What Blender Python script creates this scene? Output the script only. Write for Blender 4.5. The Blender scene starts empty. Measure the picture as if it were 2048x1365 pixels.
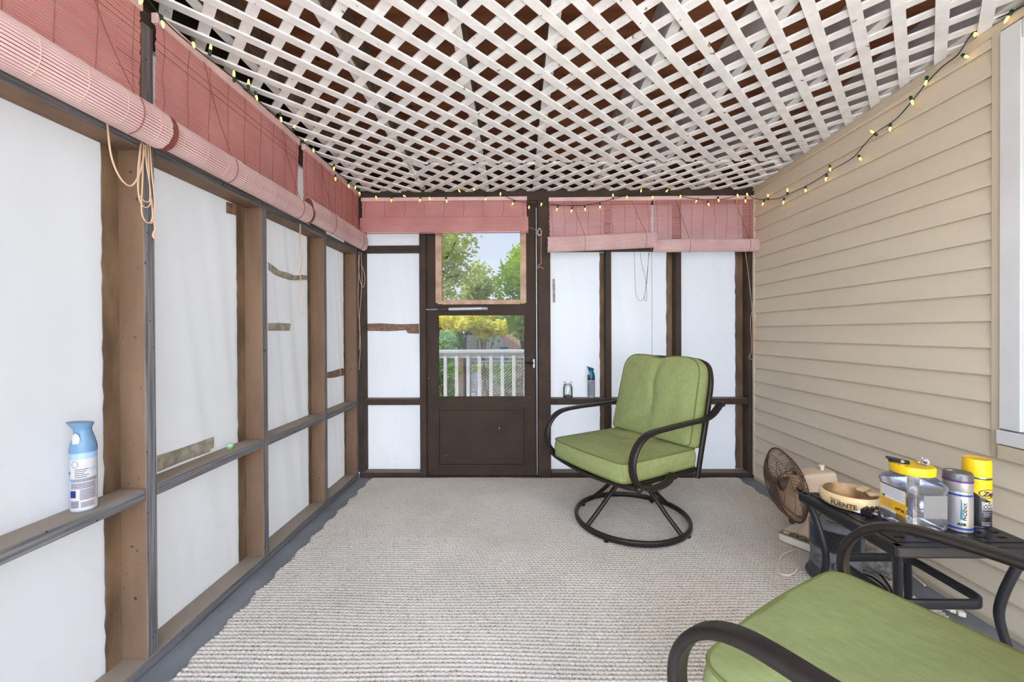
import bpy, bmesh, math, random
import numpy as np
from mathutils import Vector, Matrix, noise
random.seed(7)
PI = math.pi
scn = bpy.context.scene
C = scn.collection

# ------------------------------------------------------------------ camera
FPX, YAW, PITCH, ROLL, EYE, PPY = 808.81, .0123, -.0052, .0043, 1.104, -12.98
_f = Vector((-math.sin(YAW)*math.cos(PITCH), math.cos(YAW)*math.cos(PITCH), math.sin(PITCH)))
_r = Vector((math.cos(YAW), math.sin(YAW), 0)); _u = _r.cross(_f)
_r, _u = math.cos(ROLL)*_r - math.sin(ROLL)*_u, math.sin(ROLL)*_r + math.cos(ROLL)*_u
EYEP = Vector((0, 0, EYE))
cam = bpy.data.cameras.new('camera'); camo = bpy.data.objects.new('camera', cam); C.objects.link(camo)
camo.matrix_world = Matrix(((_r.x, _u.x, -_f.x, 0), (_r.y, _u.y, -_f.y, 0), (_r.z, _u.z, -_f.z, EYE), (0, 0, 0, 1)))
cam.sensor_width = 36; cam.lens = FPX/2048*36; cam.shift_y = PPY/2048; cam.clip_start = .02; cam.clip_end = 300
scn.camera = camo
def at(px, py, X=None, Y=None, Z=None):
    """measured photo position -> world point on a known plane (used for sizes and places)"""
    d = _f + (px-1024)/FPX*_r - (py-682.5-PPY)/FPX*_u
    t = X/d.x if X is not None else (Y/d.y if Y is not None else (Z-EYE)/d.z)
    return EYEP + d*t

# ------------------------------------------------------------------ world, sun, exposure
w = bpy.data.worlds.new('sky'); scn.world = w; w.use_nodes = True
nt = w.node_tree; nt.nodes.clear()
o_ = nt.nodes.new('ShaderNodeOutputWorld'); bg = nt.nodes.new('ShaderNodeBackground')
tc = nt.nodes.new('ShaderNodeTexCoord'); sx = nt.nodes.new('ShaderNodeSeparateXYZ'); cr = nt.nodes.new('ShaderNodeValToRGB')
cr.color_ramp.elements[0].position = 0.0; cr.color_ramp.elements[0].color = (.80, .87, .98, 1)
cr.color_ramp.elements[1].position = .8; cr.color_ramp.elements[1].color = (.50, .68, .98, 1)
nt.links.new(tc.outputs['Generated'], sx.inputs[0]); nt.links.new(sx.outputs['Z'], cr.inputs[0])
nt.links.new(cr.outputs[0], bg.inputs[0]); nt.links.new(bg.outputs[0], o_.inputs[0])
bg.inputs[1].default_value = 7.6
sun = bpy.data.lights.new('sun', 'SUN'); suno = bpy.data.objects.new('sun', sun); C.objects.link(suno)
SUN_FROM = Vector((-.80, -.30, .50)).normalized()
suno.rotation_euler = SUN_FROM.to_track_quat('Z', 'Y').to_euler(); suno.location = (-6, 6, 6)
sun.energy = 27.0; sun.angle = math.radians(3); sun.color = (1, .93, .82)
scn.view_settings.view_transform = 'Standard'; scn.view_settings.look = 'None'
scn.view_settings.exposure = 0.0; scn.view_settings.gamma = 1; scn.view_settings.use_curve_mapping = False
cy = scn.cycles
cy.max_bounces = 14; cy.diffuse_bounces = 7; cy.glossy_bounces = 4; cy.transmission_bounces = 8; cy.transparent_max_bounces = 16
cy.use_denoising = True; cy.caustics_reflective = False; cy.caustics_refractive = False

# ------------------------------------------------------------------ helpers
def lin(r, g=None, b=None):
    if g is None: r, g, b = r
    f = lambda v: (v/255/12.92) if v/255 <= .04045 else ((v/255+.055)/1.055)**2.4
    return (f(r), f(g), f(b), 1)
MATS = {}
def mat(name, col, rough=.6, metal=0., col2=None, nscale=20, nstretch=(1,1,1), bump=0., bscale=None, trans=0., alpha=1., ior=1.45,
        emit=None, estr=0., dust=None, spots=None, transl=None, detail=4, contrast=(.35,.65)):
    if name in MATS: return MATS[name]
    m = bpy.data.materials.new(name); m.use_nodes = True; n = m.node_tree; N = n.nodes; L = n.links
    p = N['Principled BSDF']; out = N['Material Output']
    p.inputs['Base Color'].default_value = col; p.inputs['Roughness'].default_value = rough; p.inputs['Metallic'].default_value = metal
    p.inputs['Transmission Weight'].default_value = trans; p.inputs['IOR'].default_value = ior; p.inputs['Alpha'].default_value = alpha
    if emit: p.inputs['Emission Color'].default_value = emit; p.inputs['Emission Strength'].default_value = estr
    csock = None
    if col2 or bump or spots:
        t = N.new('ShaderNodeTexCoord'); mp = N.new('ShaderNodeMapping'); mp.inputs['Scale'].default_value = nstretch
        L.new(t.outputs['Object'], mp.inputs[0])
        nz = N.new('ShaderNodeTexNoise'); nz.inputs['Scale'].default_value = nscale; nz.inputs['Detail'].default_value = detail
        L.new(mp.outputs[0], nz.inputs[0])
        if col2:
            r = N.new('ShaderNodeValToRGB'); r.color_ramp.elements[0].position = contrast[0]; r.color_ramp.elements[1].position = contrast[1]
            r.color_ramp.elements[0].color = col; r.color_ramp.elements[1].color = col2
            L.new(nz.outputs[0], r.inputs[0]); csock = r.outputs[0]
        if spots:
            n2 = N.new('ShaderNodeTexNoise'); n2.inputs['Scale'].default_value = spots[1]; n2.inputs['Detail'].default_value = 3
            L.new(t.outputs['Object'], n2.inputs[0])
            r2 = N.new('ShaderNodeValToRGB'); r2.color_ramp.elements[0].position = spots[2]; r2.color_ramp.elements[1].position = spots[2]+.02
            L.new(n2.outputs[0], r2.inputs[0])
            mx = N.new('ShaderNodeMix'); mx.data_type = 'RGBA'; L.new(r2.outputs[0], mx.inputs[0])
            if csock: L.new(csock, mx.inputs[6])
            else: mx.inputs[6].default_value = col
            mx.inputs[7].default_value = spots[0]; csock = mx.outputs[2]
        if bump:
            b = N.new('ShaderNodeBump'); b.inputs['Strength'].default_value = bump; b.inputs['Distance'].default_value = .004
            if bscale:
                n3 = N.new('ShaderNodeTexNoise'); n3.inputs['Scale'].default_value = bscale; n3.inputs['Detail'].default_value = 5
                L.new(mp.outputs[0], n3.inputs[0]); L.new(n3.outputs[0], b.inputs['Height'])
            else: L.new(nz.outputs[0], b.inputs['Height'])
            L.new(b.outputs[0], p.inputs['Normal'])
    if dust:   # settled dust on level, upward faces
        g = N.new('ShaderNodeNewGeometry'); s = N.new('ShaderNodeSeparateXYZ'); L.new(g.outputs['True Normal'], s.inputs[0])
        mr = N.new('ShaderNodeMapRange'); mr.inputs[1].default_value = .85; mr.inputs[2].default_value = .98; mr.inputs[4].default_value = dust[1]
        L.new(s.outputs['Z'], mr.inputs[0])
        mx = N.new('ShaderNodeMix'); mx.data_type = 'RGBA'; L.new(mr.outputs[0], mx.inputs[0])
        if csock: L.new(csock, mx.inputs[6])
        else: mx.inputs[6].default_value = col
        mx.inputs[7].default_value = dust[0]; csock = mx.outputs[2]
    if csock: L.new(csock, p.inputs['Base Color'])
    if transl:
        tr = N.new('ShaderNodeBsdfTranslucent'); tr.inputs[0].default_value = transl[0]
        ms = N.new('ShaderNodeMixShader'); ms.inputs[0].default_value = transl[1]
        L.new(p.outputs[0], ms.inputs[1]); L.new(tr.outputs[0], ms.inputs[2]); L.new(ms.outputs[0], out.inputs[0])
    MATS[name] = m; return m
def thin_clear(name, tint=(1,1,1,1), haze=0., hazecol=(.9,.9,.9,1), gloss=.08, rough=.03):
    """thin clear sheet: passes light straight through, mirrors a little, optional milky film"""
    m = bpy.data.materials.new(name); m.use_nodes = True; n = m.node_tree; N = n.nodes; L = n.links; N.clear()
    out = N.new('ShaderNodeOutputMaterial'); t = N.new('ShaderNodeBsdfTransparent'); t.inputs[0].default_value = tint
    g = N.new('ShaderNodeBsdfGlossy'); g.inputs['Roughness'].default_value = rough
    fr = N.new('ShaderNodeFresnel'); fr.inputs[0].default_value = 1.45
    ma = N.new('ShaderNodeMath'); ma.operation = 'MULTIPLY'; ma.inputs[1].default_value = gloss/.04; L.new(fr.outputs[0], ma.inputs[0]); ma.use_clamp = True
    ms = N.new('ShaderNodeMixShader'); L.new(ma.outputs[0], ms.inputs[0]); L.new(t.outputs[0], ms.inputs[1]); L.new(g.outputs[0], ms.inputs[2])
    last = ms.outputs[0]
    if haze:
        d = N.new('ShaderNodeBsdfDiffuse'); d.inputs[0].default_value = hazecol; m2 = N.new('ShaderNodeMixShader'); m2.inputs[0].default_value = haze
        L.new(last, m2.inputs[1]); L.new(d.outputs[0], m2.inputs[2]); last = m2.outputs[0]
    L.new(last, out.inputs[0]); MATS[name] = m; return m

class MB:
    def __init__(s): s.v = []; s.f = []
    def add(s, vs, fs):
        o = len(s.v); s.v += [tuple(v) for v in vs]; s.f += [tuple(i+o for i in f) for f in fs]; return s
    def box(s, x0, x1, y0, y1, z0, z1):
        return s.add([(x0,y0,z0),(x1,y0,z0),(x1,y1,z0),(x0,y1,z0),(x0,y0,z1),(x1,y0,z1),(x1,y1,z1),(x0,y1,z1)],
                     [(3,2,1,0),(4,5,6,7),(0,1,5,4),(1,2,6,5),(2,3,7,6),(3,0,4,7)])
    def beam(s, a, b, w, h, up=(0,0,1)):
        a, b = Vector(a), Vector(b); d = (b-a).normalized(); up = Vector(up)
        sd = d.cross(up).normalized(); up = sd.cross(d).normalized()
        q = [p + sd*i*w/2 + up*j*h/2 for p in (a, b) for i, j in ((-1,-1),(1,-1),(1,1),(-1,1))]
        return s.add(q, [(3,2,1,0),(4,5,6,7),(0,1,5,4),(1,2,6,5),(2,3,7,6),(3,0,4,7)])
    def sweep(s, pts, prof, closed=False, up=(0,0,1), scale=None):
        """sweep closed profile [(a,b)] (a sideways, b up) along pts"""
        pts = [Vector(p) for p in pts]; n = len(pts); k = len(prof); vs = []; prev = None
        for i, p in enumerate(pts):
            if closed: t = pts[(i+1) % n]-pts[i-1]
            else: t = pts[min(i+1, n-1)]-pts[max(i-1, 0)]
            t.normalize()
            if up == 'free':
                if prev is None:
                    prev = Vector((0,0,1)) if abs(t.z) < .9 else Vector((1,0,0))
                sd = t.cross(prev).normalized(); uu = sd.cross(t).normalized(); prev = uu
            else:
                uu = Vector(up); sd = t.cross(uu)
                if sd.length < 1e-4: sd = t.cross(Vector((1,0,0)))
                sd.normalize(); uu = sd.cross(t).normalized()
            sc = scale[i] if scale else 1
            vs += [p + sd*a*sc + uu*b*sc for a, b in prof]
        fs = []
        for i in range(n if closed else n-1):
            j = (i+1) % n
            for q in range(k): fs.append((i*k+q, i*k+(q+1) % k, j*k+(q+1) % k, j*k+q))
        if not closed: fs += [tuple(range(k))[::-1], tuple(range((n-1)*k, n*k))]
        return s.add(vs, fs)
    def tube(s, pts, r, seg=8, closed=False, scale=None):
        return s.sweep(pts, [(r*math.cos(2*PI*i/seg), r*math.sin(2*PI*i/seg)) for i in range(seg)], closed, 'free', scale)
    def lathe(s, prof, seg=32, c=(0,0,0), ex=1., ey=1., cap=True, top=True):
        vs = []; fs = []; k = len(prof)
        for i in range(seg):
            a = 2*PI*i/seg
            vs += [(c[0]+r*ex*math.cos(a), c[1]+r*ey*math.sin(a), c[2]+z) for r, z in prof]
        for i in range(seg):
            j = (i+1) % seg
            for q in range(k-1): fs.append((i*k+q, j*k+q, j*k+q+1, i*k+q+1))
        if cap:
            fs.append(tuple(i*k for i in range(seg))[::-1])
            if top: fs.append(tuple(i*k+k-1 for i in range(seg)))
        return s.add(vs, fs)
    def ball(s, c, r, seg=10, ez=1.):
        prof = [(max(1e-4, r*math.sin(PI*i/seg)), -r*ez*math.cos(PI*i/seg)) for i in range(seg+1)]
        return s.lathe(prof, seg+2, c)
    def prism(s, poly, z0, z1):
        n = len(poly); vs = [(x,y,z0) for x,y in poly]+[(x,y,z1) for x,y in poly]
        return s.add(vs, [tuple(range(n))[::-1], tuple(range(n,2*n))]+[(i,(i+1)%n,n+(i+1)%n,n+i) for i in range(n)])
    def xf(s, M):
        s.v = [tuple(M @ Vector(v)) for v in s.v]; return s
    def build(s, name, m, parent=None, smooth=False, bevel=0., angle=40, loc=None):
        me = bpy.data.meshes.new(name); me.from_pydata(s.v, [], s.f); me.update()
        bm = bmesh.new(); bm.from_mesh(me); bmesh.ops.recalc_face_normals(bm, faces=bm.faces); bm.to_mesh(me); bm.free()
        if smooth:
            me.shade_smooth(); me.set_sharp_from_angle(angle=math.radians(angle))
        o = bpy.data.objects.new(name, me); C.objects.link(o)
        if m: me.materials.append(MATS[m] if isinstance(m, str) else m)
        if parent: o.parent = parent
        if loc: o.location = loc
        if bevel:
            b = o.modifiers.new('bevel', 'BEVEL'); b.width = bevel; b.segments = 2; b.limit_method = 'ANGLE'
        return o
def tag(o, label=None, cat=None, group=None, kind=None):
    if label: o['label'] = label
    if cat: o['category'] = cat
    if group: o['group'] = group
    if kind: o['kind'] = kind
    return o
def empty(name, loc=(0,0,0), rz=0., label=None, cat=None, group=None, kind=None):
    o = bpy.data.objects.new(name, None); C.objects.link(o); o.location = loc; o.rotation_euler = (0,0,rz); o.empty_display_size = .1
    return tag(o, label, cat, group, kind)
def copy_tree(o, parent=None):
    c = o.copy(); C.objects.link(c); c.parent = parent
    for ch in list(o.children): copy_tree(ch, c)
    return c
def spline(P, n=8, closed=False):
    P = [Vector(p) for p in P]; out = []; m = len(P)
    for i in range(m if closed else m-1):
        if closed: a, b, c, d = P[i-1], P[i], P[(i+1) % m], P[(i+2) % m]
        else: a, b, c, d = P[max(i-1,0)], P[i], P[i+1], P[min(i+2,m-1)]
        for k in range(n):
            t = k/n
            out.append(.5*((2*b)+(c-a)*t+(2*a-5*b+4*c-d)*t*t+(3*b-a-3*c+d)*t**3))
    if not closed: out.append(P[-1])
    return out
def rrect(w, h, r=.3, n=3):
    """rounded rectangle profile"""
    r = min(w, h)*r; P = []
    for cx, cy_, a0 in ((w/2-r,h/2-r,0),(-w/2+r,h/2-r,90),(-w/2+r,-h/2+r,180),(w/2-r,-h/2+r,270)):
        for i in range(n+1):
            a = math.radians(a0+90*i/n); P.append((cx+r*math.cos(a), cy_+r*math.sin(a)))
    return P
def text_mesh(txt, size, align='LEFT', shear=0., bold=0., sx=1.):
    cu = bpy.data.curves.new('t', 'FONT'); cu.body = txt; cu.size = size; cu.align_x = align; cu.shear = shear; cu.offset = bold; cu.resolution_u = 3
    o = bpy.data.objects.new('t', cu); C.objects.link(o); bpy.context.view_layer.update()
    me = bpy.data.meshes.new_from_object(o); V = [(v.co.x*sx, v.co.y, v.co.z) for v in me.vertices]; F = [tuple(p.vertices) for p in me.polygons]
    bpy.data.objects.remove(o); bpy.data.curves.remove(cu); bpy.data.meshes.remove(me)
    return V, F

# ------------------------------------------------------------------ materials
mat('paint_brown', lin(106,81,61), .7, col2=lin(124,97,75), nscale=9, nstretch=(1,1,.25), bump=.25, bscale=60, dust=(lin(160,150,136), .62), spots=(lin(40,32,28), 55, .70))
for nm_, st_ in (('weathered_v', (1,14,.35)), ('weathered_h', (1,.35,14))):
    mat(nm_, lin(86,84,84), .75, col2=lin(122,120,120), nscale=9, nstretch=st_, bump=.5, spots=(lin(40,34,30), 60, .70), detail=6, contrast=(.38,.62))
mat('paint_dark', lin(58,44,35), .8, col2=lin(70,55,45), nscale=8, bump=.15, bscale=70, dust=(lin(150,142,130), .5))
mat('door_paint', lin(56,42,33), .8, col2=lin(64,49,39), nscale=7, bump=.12, bscale=50, spots=(lin(170,155,135), 26, .735))
mat('batten_wood', lin(84,64,46), .75, col2=lin(122,98,72), nscale=14, nstretch=(1,1,.3), bump=.3)
mat('pale_frame', lin(196,164,140), .6, col2=lin(170,138,112), nscale=12, bump=.1)
mat('siding', lin(214,200,176), .55, col2=lin(207,192,168), nscale=3.5, nstretch=(.4,.4,1.5), bump=.12, bscale=180, contrast=(.3,.7))
mat('siding_trim', lin(196,181,156), .5)
mat('lattice_white', lin(244,241,240), .65, col2=lin(230,226,223), nscale=14, nstretch=(1,1,1), bump=.25, bscale=60, spots=(lin(150,132,115), 24, .70))
mat('lattice_edge', lin(190,165,140), .7)
mat('joist_wood', lin(105,86,70), .8, col2=lin(140,122,105), nscale=16, bump=.3)
mat('joist_white', lin(220,216,212), .7, col2=lin(190,188,190), nscale=8, bump=.2)
mat('roof_board', lin(158,100,66), .75, col2=lin(118,70,44), nscale=14, nstretch=(.15,1,1), bump=.3, spots=(lin(40,22,14), 14, .68))
mat('floor_paint', lin(132,132,134), .55, col2=lin(116,116,120), nscale=5, bump=.1, spots=(lin(150,148,142), 40, .72))
mat('rug_pit_shade', lin(150,138,124), .95)
mat('rug', lin(214,203,189), .95, col2=lin(198,187,172), nscale=2.2, detail=3, contrast=(.3,.7), bump=.35, bscale=420)
mat('white_trim', lin(214,212,208), .45, col2=lin(204,202,198), nscale=3)
mat('curtain', lin(214,170,140), .9, col2=lin(196,150,120), nscale=5)
mat('tape_grey', lin(170,160,142), .45, col2=lin(128,120,104), nscale=30, bump=.2)
mat('tape_brown', lin(140,110,88), .6, col2=lin(108,82,64), nscale=40, bump=.2)
mat('blind_slat', lin(222,168,164), .55, col2=lin(208,150,146), nscale=5, transl=(lin(226,112,96), .40))
mat('blind_roll', lin(220,186,184), .55, col2=lin(206,170,168), nscale=6)
mat('blind_dark', lin(120,62,54), .7)
mat('blind_string', lin(128,76,60), .8)
mat('cord_beige', lin(206,172,144), .8)
mat('cord_dark', lin(70,62,56), .8)
mat('cord_cream', lin(226,214,190), .5)
mat('cord_black', lin(18,18,20), .45)
mat('light_wire', lin(14,40,24), .5)
mat('light_socket', lin(16,52,32), .45)
mat('light_bulb', lin(255,205,90), .25, emit=(1,.62,.12,1), estr=4.0)
mat('metal_brown', lin(50,43,39), .38, metal=.35, col2=lin(42,36,33), nscale=30)
mat('metal_black', lin(46,46,50), .34, metal=.4)
mat('cushion', lin(156,163,108), .92, col2=lin(134,141,84), nscale=45, nstretch=(.6,1.5,1), detail=6, contrast=(.1,.9), bump=.25, bscale=300)
mat('piping', lin(112,116,58), .9)
mat('white_gloss', lin(235,235,235), .35)
mat('steel', lin(190,190,195), .25, metal=1.)
mat('ground_soil', lin(136,118,100), .95, col2=lin(108,98,82), nscale=3, bump=.4)
mat('deck_wood', lin(232,226,216), .7, col2=lin(220,214,204), nscale=9)  # kept pale so the added rear boards throw light indoors
mat('rail_white', lin(248,248,248), .5, col2=lin(242,242,242), nscale=6)
for nm, a, b, t in (('leaf_green', (136,186,66), (196,220,90), (220,235,80)), ('leaf_yellow', (244,238,96), (255,250,140), (255,250,130)),
                    ('leaf_olive', (168,186,112), (214,220,150), (235,238,150)), ('leaf_dark', (112,158,92), (150,188,116), (180,210,110)), ('leaf_pale', (160,196,150), (190,216,170), (190,220,160))):
    mat(nm, lin(*a), .6, col2=lin(*b), nscale=1.2, transl=(lin(*t), .45))
mat('bark', lin(110,90,70), .9, col2=lin(86,68,52), nscale=12)
mat('fence_grey', lin(206,202,196), .85, col2=lin(180,176,168), nscale=8)
mat('fence_peach', lin(226,196,164), .85, col2=lin(208,176,144), nscale=8)
mat('shed_red', lin(200,96,72), .8, col2=lin(178,82,62), nscale=6)
mat('galvanised', lin(180,184,186), .4, metal=.6)
mat('pole_dark', lin(52,60,66), .5)
mat('teal_plastic', lin(40,130,150), .5)
mat('terracotta', lin(196,130,70), .8)
mat('shed_wood', lin(176,138,92), .8, col2=lin(140,104,66), nscale=8)
thin_clear('pane_glass', (.36,.36,.36,1), haze=.02, hazecol=(.8,.88,.9,1), gloss=.010)
thin_clear('clear_plastic', (.86,.88,.97,1), haze=.05, hazecol=(.75,.78,.92,1), gloss=.10, rough=.12)
thin_clear('jar_glass', (.95,.97,.97,1), haze=.03, gloss=.09)
thin_clear('clear_bag', (.96,.97,.97,1), haze=.12, gloss=.16, rough=.1)
# milky translucent plastic sheeting: wrinkles in the bump, faint mottling, light really comes through it
def sheet_mat(name, k, ti=(1,1,1)):
    m = bpy.data.materials.new(name); m.use_nodes = True; n = m.node_tree; N = n.nodes; L = n.links; N.clear()
    out = N.new('ShaderNodeOutputMaterial'); tr = N.new('ShaderNodeBsdfTranslucent'); df = N.new('ShaderNodeBsdfDiffuse'); gl = N.new('ShaderNodeBsdfGlossy')
    gl.inputs['Roughness'].default_value = .35
    t = N.new('ShaderNodeTexCoord'); nz = N.new('ShaderNodeTexNoise'); nz.inputs['Scale'].default_value = 1.6; nz.inputs['Detail'].default_value = 3
    L.new(t.outputs['Object'], nz.inputs[0])
    r = N.new('ShaderNodeValToRGB'); r.color_ramp.elements[0].position = .3; r.color_ramp.elements[1].position = .75
    r.color_ramp.elements[0].color = (.89*k*ti[0],.905*k*ti[1],.94*k*ti[2],1); r.color_ramp.elements[1].color = (k*ti[0],k*ti[1],1.01*k*ti[2],1)
    L.new(nz.outputs[0], r.inputs[0])
    # faint soiling specks and fold creases drawn as thin darker lines
    mp = N.new('ShaderNodeMapping'); mp.inputs['Scale'].default_value = (30, 30, 95); L.new(t.outputs['Object'], mp.inputs[0])
    ns = N.new('ShaderNodeTexNoise'); ns.inputs['Scale'].default_value = 1.; ns.inputs['Detail'].default_value = 3; L.new(mp.outputs[0], ns.inputs[0])
    rs = N.new('ShaderNodeValToRGB'); rs.color_ramp.elements[0].position = .60; rs.color_ramp.elements[1].position = .72
    rs.color_ramp.elements[0].color = (1,1,1,1); rs.color_ramp.elements[1].color = (.90,.90,.90,1); L.new(ns.outputs[0], rs.inputs[0])
    wv = N.new('ShaderNodeTexWave'); wv.wave_type = 'BANDS'; wv.bands_direction = 'Z'; wv.wave_profile = 'SAW'; wv.inputs['Scale'].default_value = .72; wv.inputs['Distortion'].default_value = .25; wv.inputs['Detail Scale'].default_value = .6
    L.new(t.outputs['Object'], wv.inputs[0])
    rw = N.new('ShaderNodeValToRGB'); e = rw.color_ramp.elements; e[0].position = .0; e[0].color = (.86,.86,.87,1); e[1].position = .012; e[1].color = (1,1,1,1); L.new(wv.outputs[0], rw.inputs[0])
    mu = N.new('ShaderNodeMix'); mu.data_type = 'RGBA'; mu.blend_type = 'MULTIPLY'; mu.inputs[0].default_value = 1; L.new(r.outputs[0], mu.inputs[6]); L.new(rs.outputs[0], mu.inputs[7])
    mv = N.new('ShaderNodeMix'); mv.data_type = 'RGBA'; mv.blend_type = 'MULTIPLY'; mv.inputs[0].default_value = 1; L.new(mu.outputs[2], mv.inputs[6]); L.new(rw.outputs[0], mv.inputs[7])
    L.new(mv.outputs[2], tr.inputs[0])
    n2 = N.new('ShaderNodeTexNoise'); n2.inputs['Scale'].default_value = 90; n2.inputs['Detail'].default_value = 2; L.new(t.outputs['Object'], n2.inputs[0])
    b = N.new('ShaderNodeBump'); b.inputs['Strength'].default_value = .12; b.inputs['Distance'].default_value = .002; L.new(n2.outputs[0], b.inputs['Height'])
    for s in (tr, df, gl): L.new(b.outputs[0], s.inputs['Normal'])
    df.inputs[0].default_value = (.78,.80,.84,1)
    m1 = N.new('ShaderNodeMixShader'); m1.inputs[0].default_value = .45; L.new(tr.outputs[0], m1.inputs[1]); L.new(df.outputs[0], m1.inputs[2])
    m2 = N.new('ShaderNodeMixShader'); m2.inputs[0].default_value = .04; L.new(m1.outputs[0], m2.inputs[1]); L.new(gl.outputs[0], m2.inputs[2])
    L.new(m2.outputs[0], out.inputs[0]); MATS[name] = m
sheet_mat('milky_sheet', .064)
sheet_mat('boosted_milky_sheet', .215, (1.06,1.,.93))   # far wall's film passes more, warmer light to stand in for missing sun
# ================================================================== the room
XL, XR, YF, YB = -1.21, 1.787, 3.068, -.60
SD = .088                         # stud depth
ST = .04                          # stud thickness
def zc(Y): return 2.1716 + .04*(YF-Y)     # underside of the lattice (slopes a little)
ROOF = .19                        # joist depth above lattice

# floor
fl = MB().box(XL-.15, XR+.1, YB, YF+.14, -.10, 0).build('floor', 'floor_paint'); tag(fl, 'grey painted porch floor around the rug', kind='structure')

# ---- left wall: posts, rails, plates, sheets
wl = empty('wall_left', (XL, 1.5, 0), label='left porch wall of brown posts and rails filled with milky plastic sheeting', kind='structure')
def L(mb, name, m, bevel=.003, **k):
    o = mb.build(name, m, None, bevel=bevel, **k)
    if m == 'paint_brown':            # the room-side faces are weathered grey, bare of paint
        o.data.materials.append(MATS['weathered_v' if name == 'post' else 'weathered_h'])
        for f in o.data.polygons:
            if f.normal.x > .9: f.material_index = 1
    o.parent = wl; o.matrix_parent_inverse = Matrix.Translation(-wl.location); return o
post_y = [-.52, .09, .70, 1.300, 1.908, 2.522, YF-.04]
for y in post_y: L(MB().box(XL-SD, XL, y, y+ST, .04, 2.12), 'post', 'paint_brown')
for i in range(len(post_y)-1):
    y0, y1 = post_y[i]+ST+.002, post_y[i+1]-.002
    zt = (.602,.602,.6,.6,.597,.59)[i]
    L(MB().box(XL-SD, XL, y0, y1, zt-.038, zt), 'rail', 'paint_brown')
    L(MB().box(XL-SD, XL, y0, y1, 1.70, 1.74), 'rail', 'paint_brown')
L(MB().box(XL-SD, XL, YB, YF, .001, .04), 'bottom_plate', 'paint_brown')
L(MB().box(XL-SD, XL, YB, YF, 2.121, 2.16), 'top_plate', 'paint_dark')
L(MB().box(XL-SD-.03, XL-SD, YB, YF+.12, 2.12, 2.55), 'rim_board', 'paint_dark')
def sheet(x0, y0, x1, y1, z0, z1, nrm, seed, amp=.006, wr=None, n=26):
    """hanging plastic sheet: a thin wrinkled surface between two plan points"""
    vs = []; fs = []; rnd = random.Random(seed); off = rnd.random()*50
    d = Vector((x1-x0, y1-y0)); nz = max(8, int((z1-z0)/.028)); nx = n+10
    for j in range(nz+1):
        for i in range(nx+1):
            u, v = i/nx, j/nz; x = x0+d.x*u; y = y0+d.y*u; z = z0+(z1-z0)*v
            e = min(1, 6*min(u, 1-u))*min(1, 6*min(v, 1-v)+.15)
            h = amp*noise.noise(Vector((u*3+off, v*4, seed)))*2
            if wr: h += wr*noise.noise(Vector((u*9+v*5+off, v*1.3, seed+3)))*2
            # gathered folds towards the lower corners
            h += .010*max(0, (1-v*6))*noise.noise(Vector((u*14+off, v*20, seed+9)))
            h *= e
            cr = max(0, 1-v*9)*(abs(u-.5)*2)**2
            h -= .005*cr*(.5+noise.noise(Vector((u*10+off, v*60, seed+5))))
            vs.append((x+nrm[0]*h, y+nrm[1]*h, z))
    for j in range(nz):
        for i in range(nx):
            a = j*(nx+1)+i; fs.append((a, a+1, a+nx+2, a+nx+1))
    m = MB(); m.add(vs, fs); return m
SHX = XL-SD-.004
for i in range(len(post_y)-1):
    y0, y1 = post_y[i]+ST/2, post_y[i+1]+ST/2
    L(sheet(SHX, y0, SHX, y1, .0, 2.16, (1,0), 10+i, .004, (.001,.001,.001,.003,.010,.012)[i]), 'plastic_sheet', 'milky_sheet', bevel=0, smooth=True)
    # ragged outside trim strip showing beside each post
    m = MB(); P = []
    wv = (.05,.05,.052,.052,.034,.02)[i]
    k = 44
    for j in range(k+1): P.append((y1-ST/2-wv-.006*noise.noise(Vector((j*.9, i*7, 0))), .04+1.66*j/k))
    vs = []; fs = []
    for x in (SHX+.006, SHX+.009):
        for (yy, z) in P: vs.append((x, yy, z)); vs.append((x, y1-ST/2+.001, z))
    q = 2*(k+1)
    for j in range(k):
        a = 2*j; fs.append((a, a+1, a+3, a+2)); fs.append((q+a, q+a+2, q+a+3, q+a+1)); fs.append((a, a+2, q+a+2, q+a))
    m.add(vs, fs); L(m, 'batten', 'batten_wood', bevel=0)
# tape patches on the left sheets
def tape(pxs, m, X=SHX+.008, parent=wl, th=.002, name='tape_strip'):
    P = [at(a, b, X=X) for a, b in pxs]; n = len(P); vs = [tuple(p) for p in P]+[(p.x-th, p.y, p.z) for p in P]
    fs = [tuple(range(n)), tuple(range(n, 2*n))[::-1]]+[(i, (i+1) % n, n+(i+1) % n, n+i) for i in range(n)]
    o = MB().add(vs, fs).build(name, m); o.parent = parent; o.matrix_parent_inverse = Matrix.Translation(-parent.location); return o
tape([(315,912),(360,898),(400,884),(428,874),(428,896),(421,899),(421,904),(370,922),(315,945)], 'tape_grey')
tape([(453,404),(476,410),(476,432),(453,426)], 'tape_brown')
tape([(537,525),(548,533),(560,542),(577,546),(590,552),(603,550),(617,552),(617,560),(600,561),(582,561),(565,556),(548,549),(537,540)], 'tape_grey')
tape([(537,647),(560,646),(582,648),(579,662),(560,662),(537,662)], 'tape_grey')
tape([(655,745),(668,742),(683,737),(694,738),(694,750),(680,753),(668,756),(655,757)], 'tape_brown')

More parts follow.
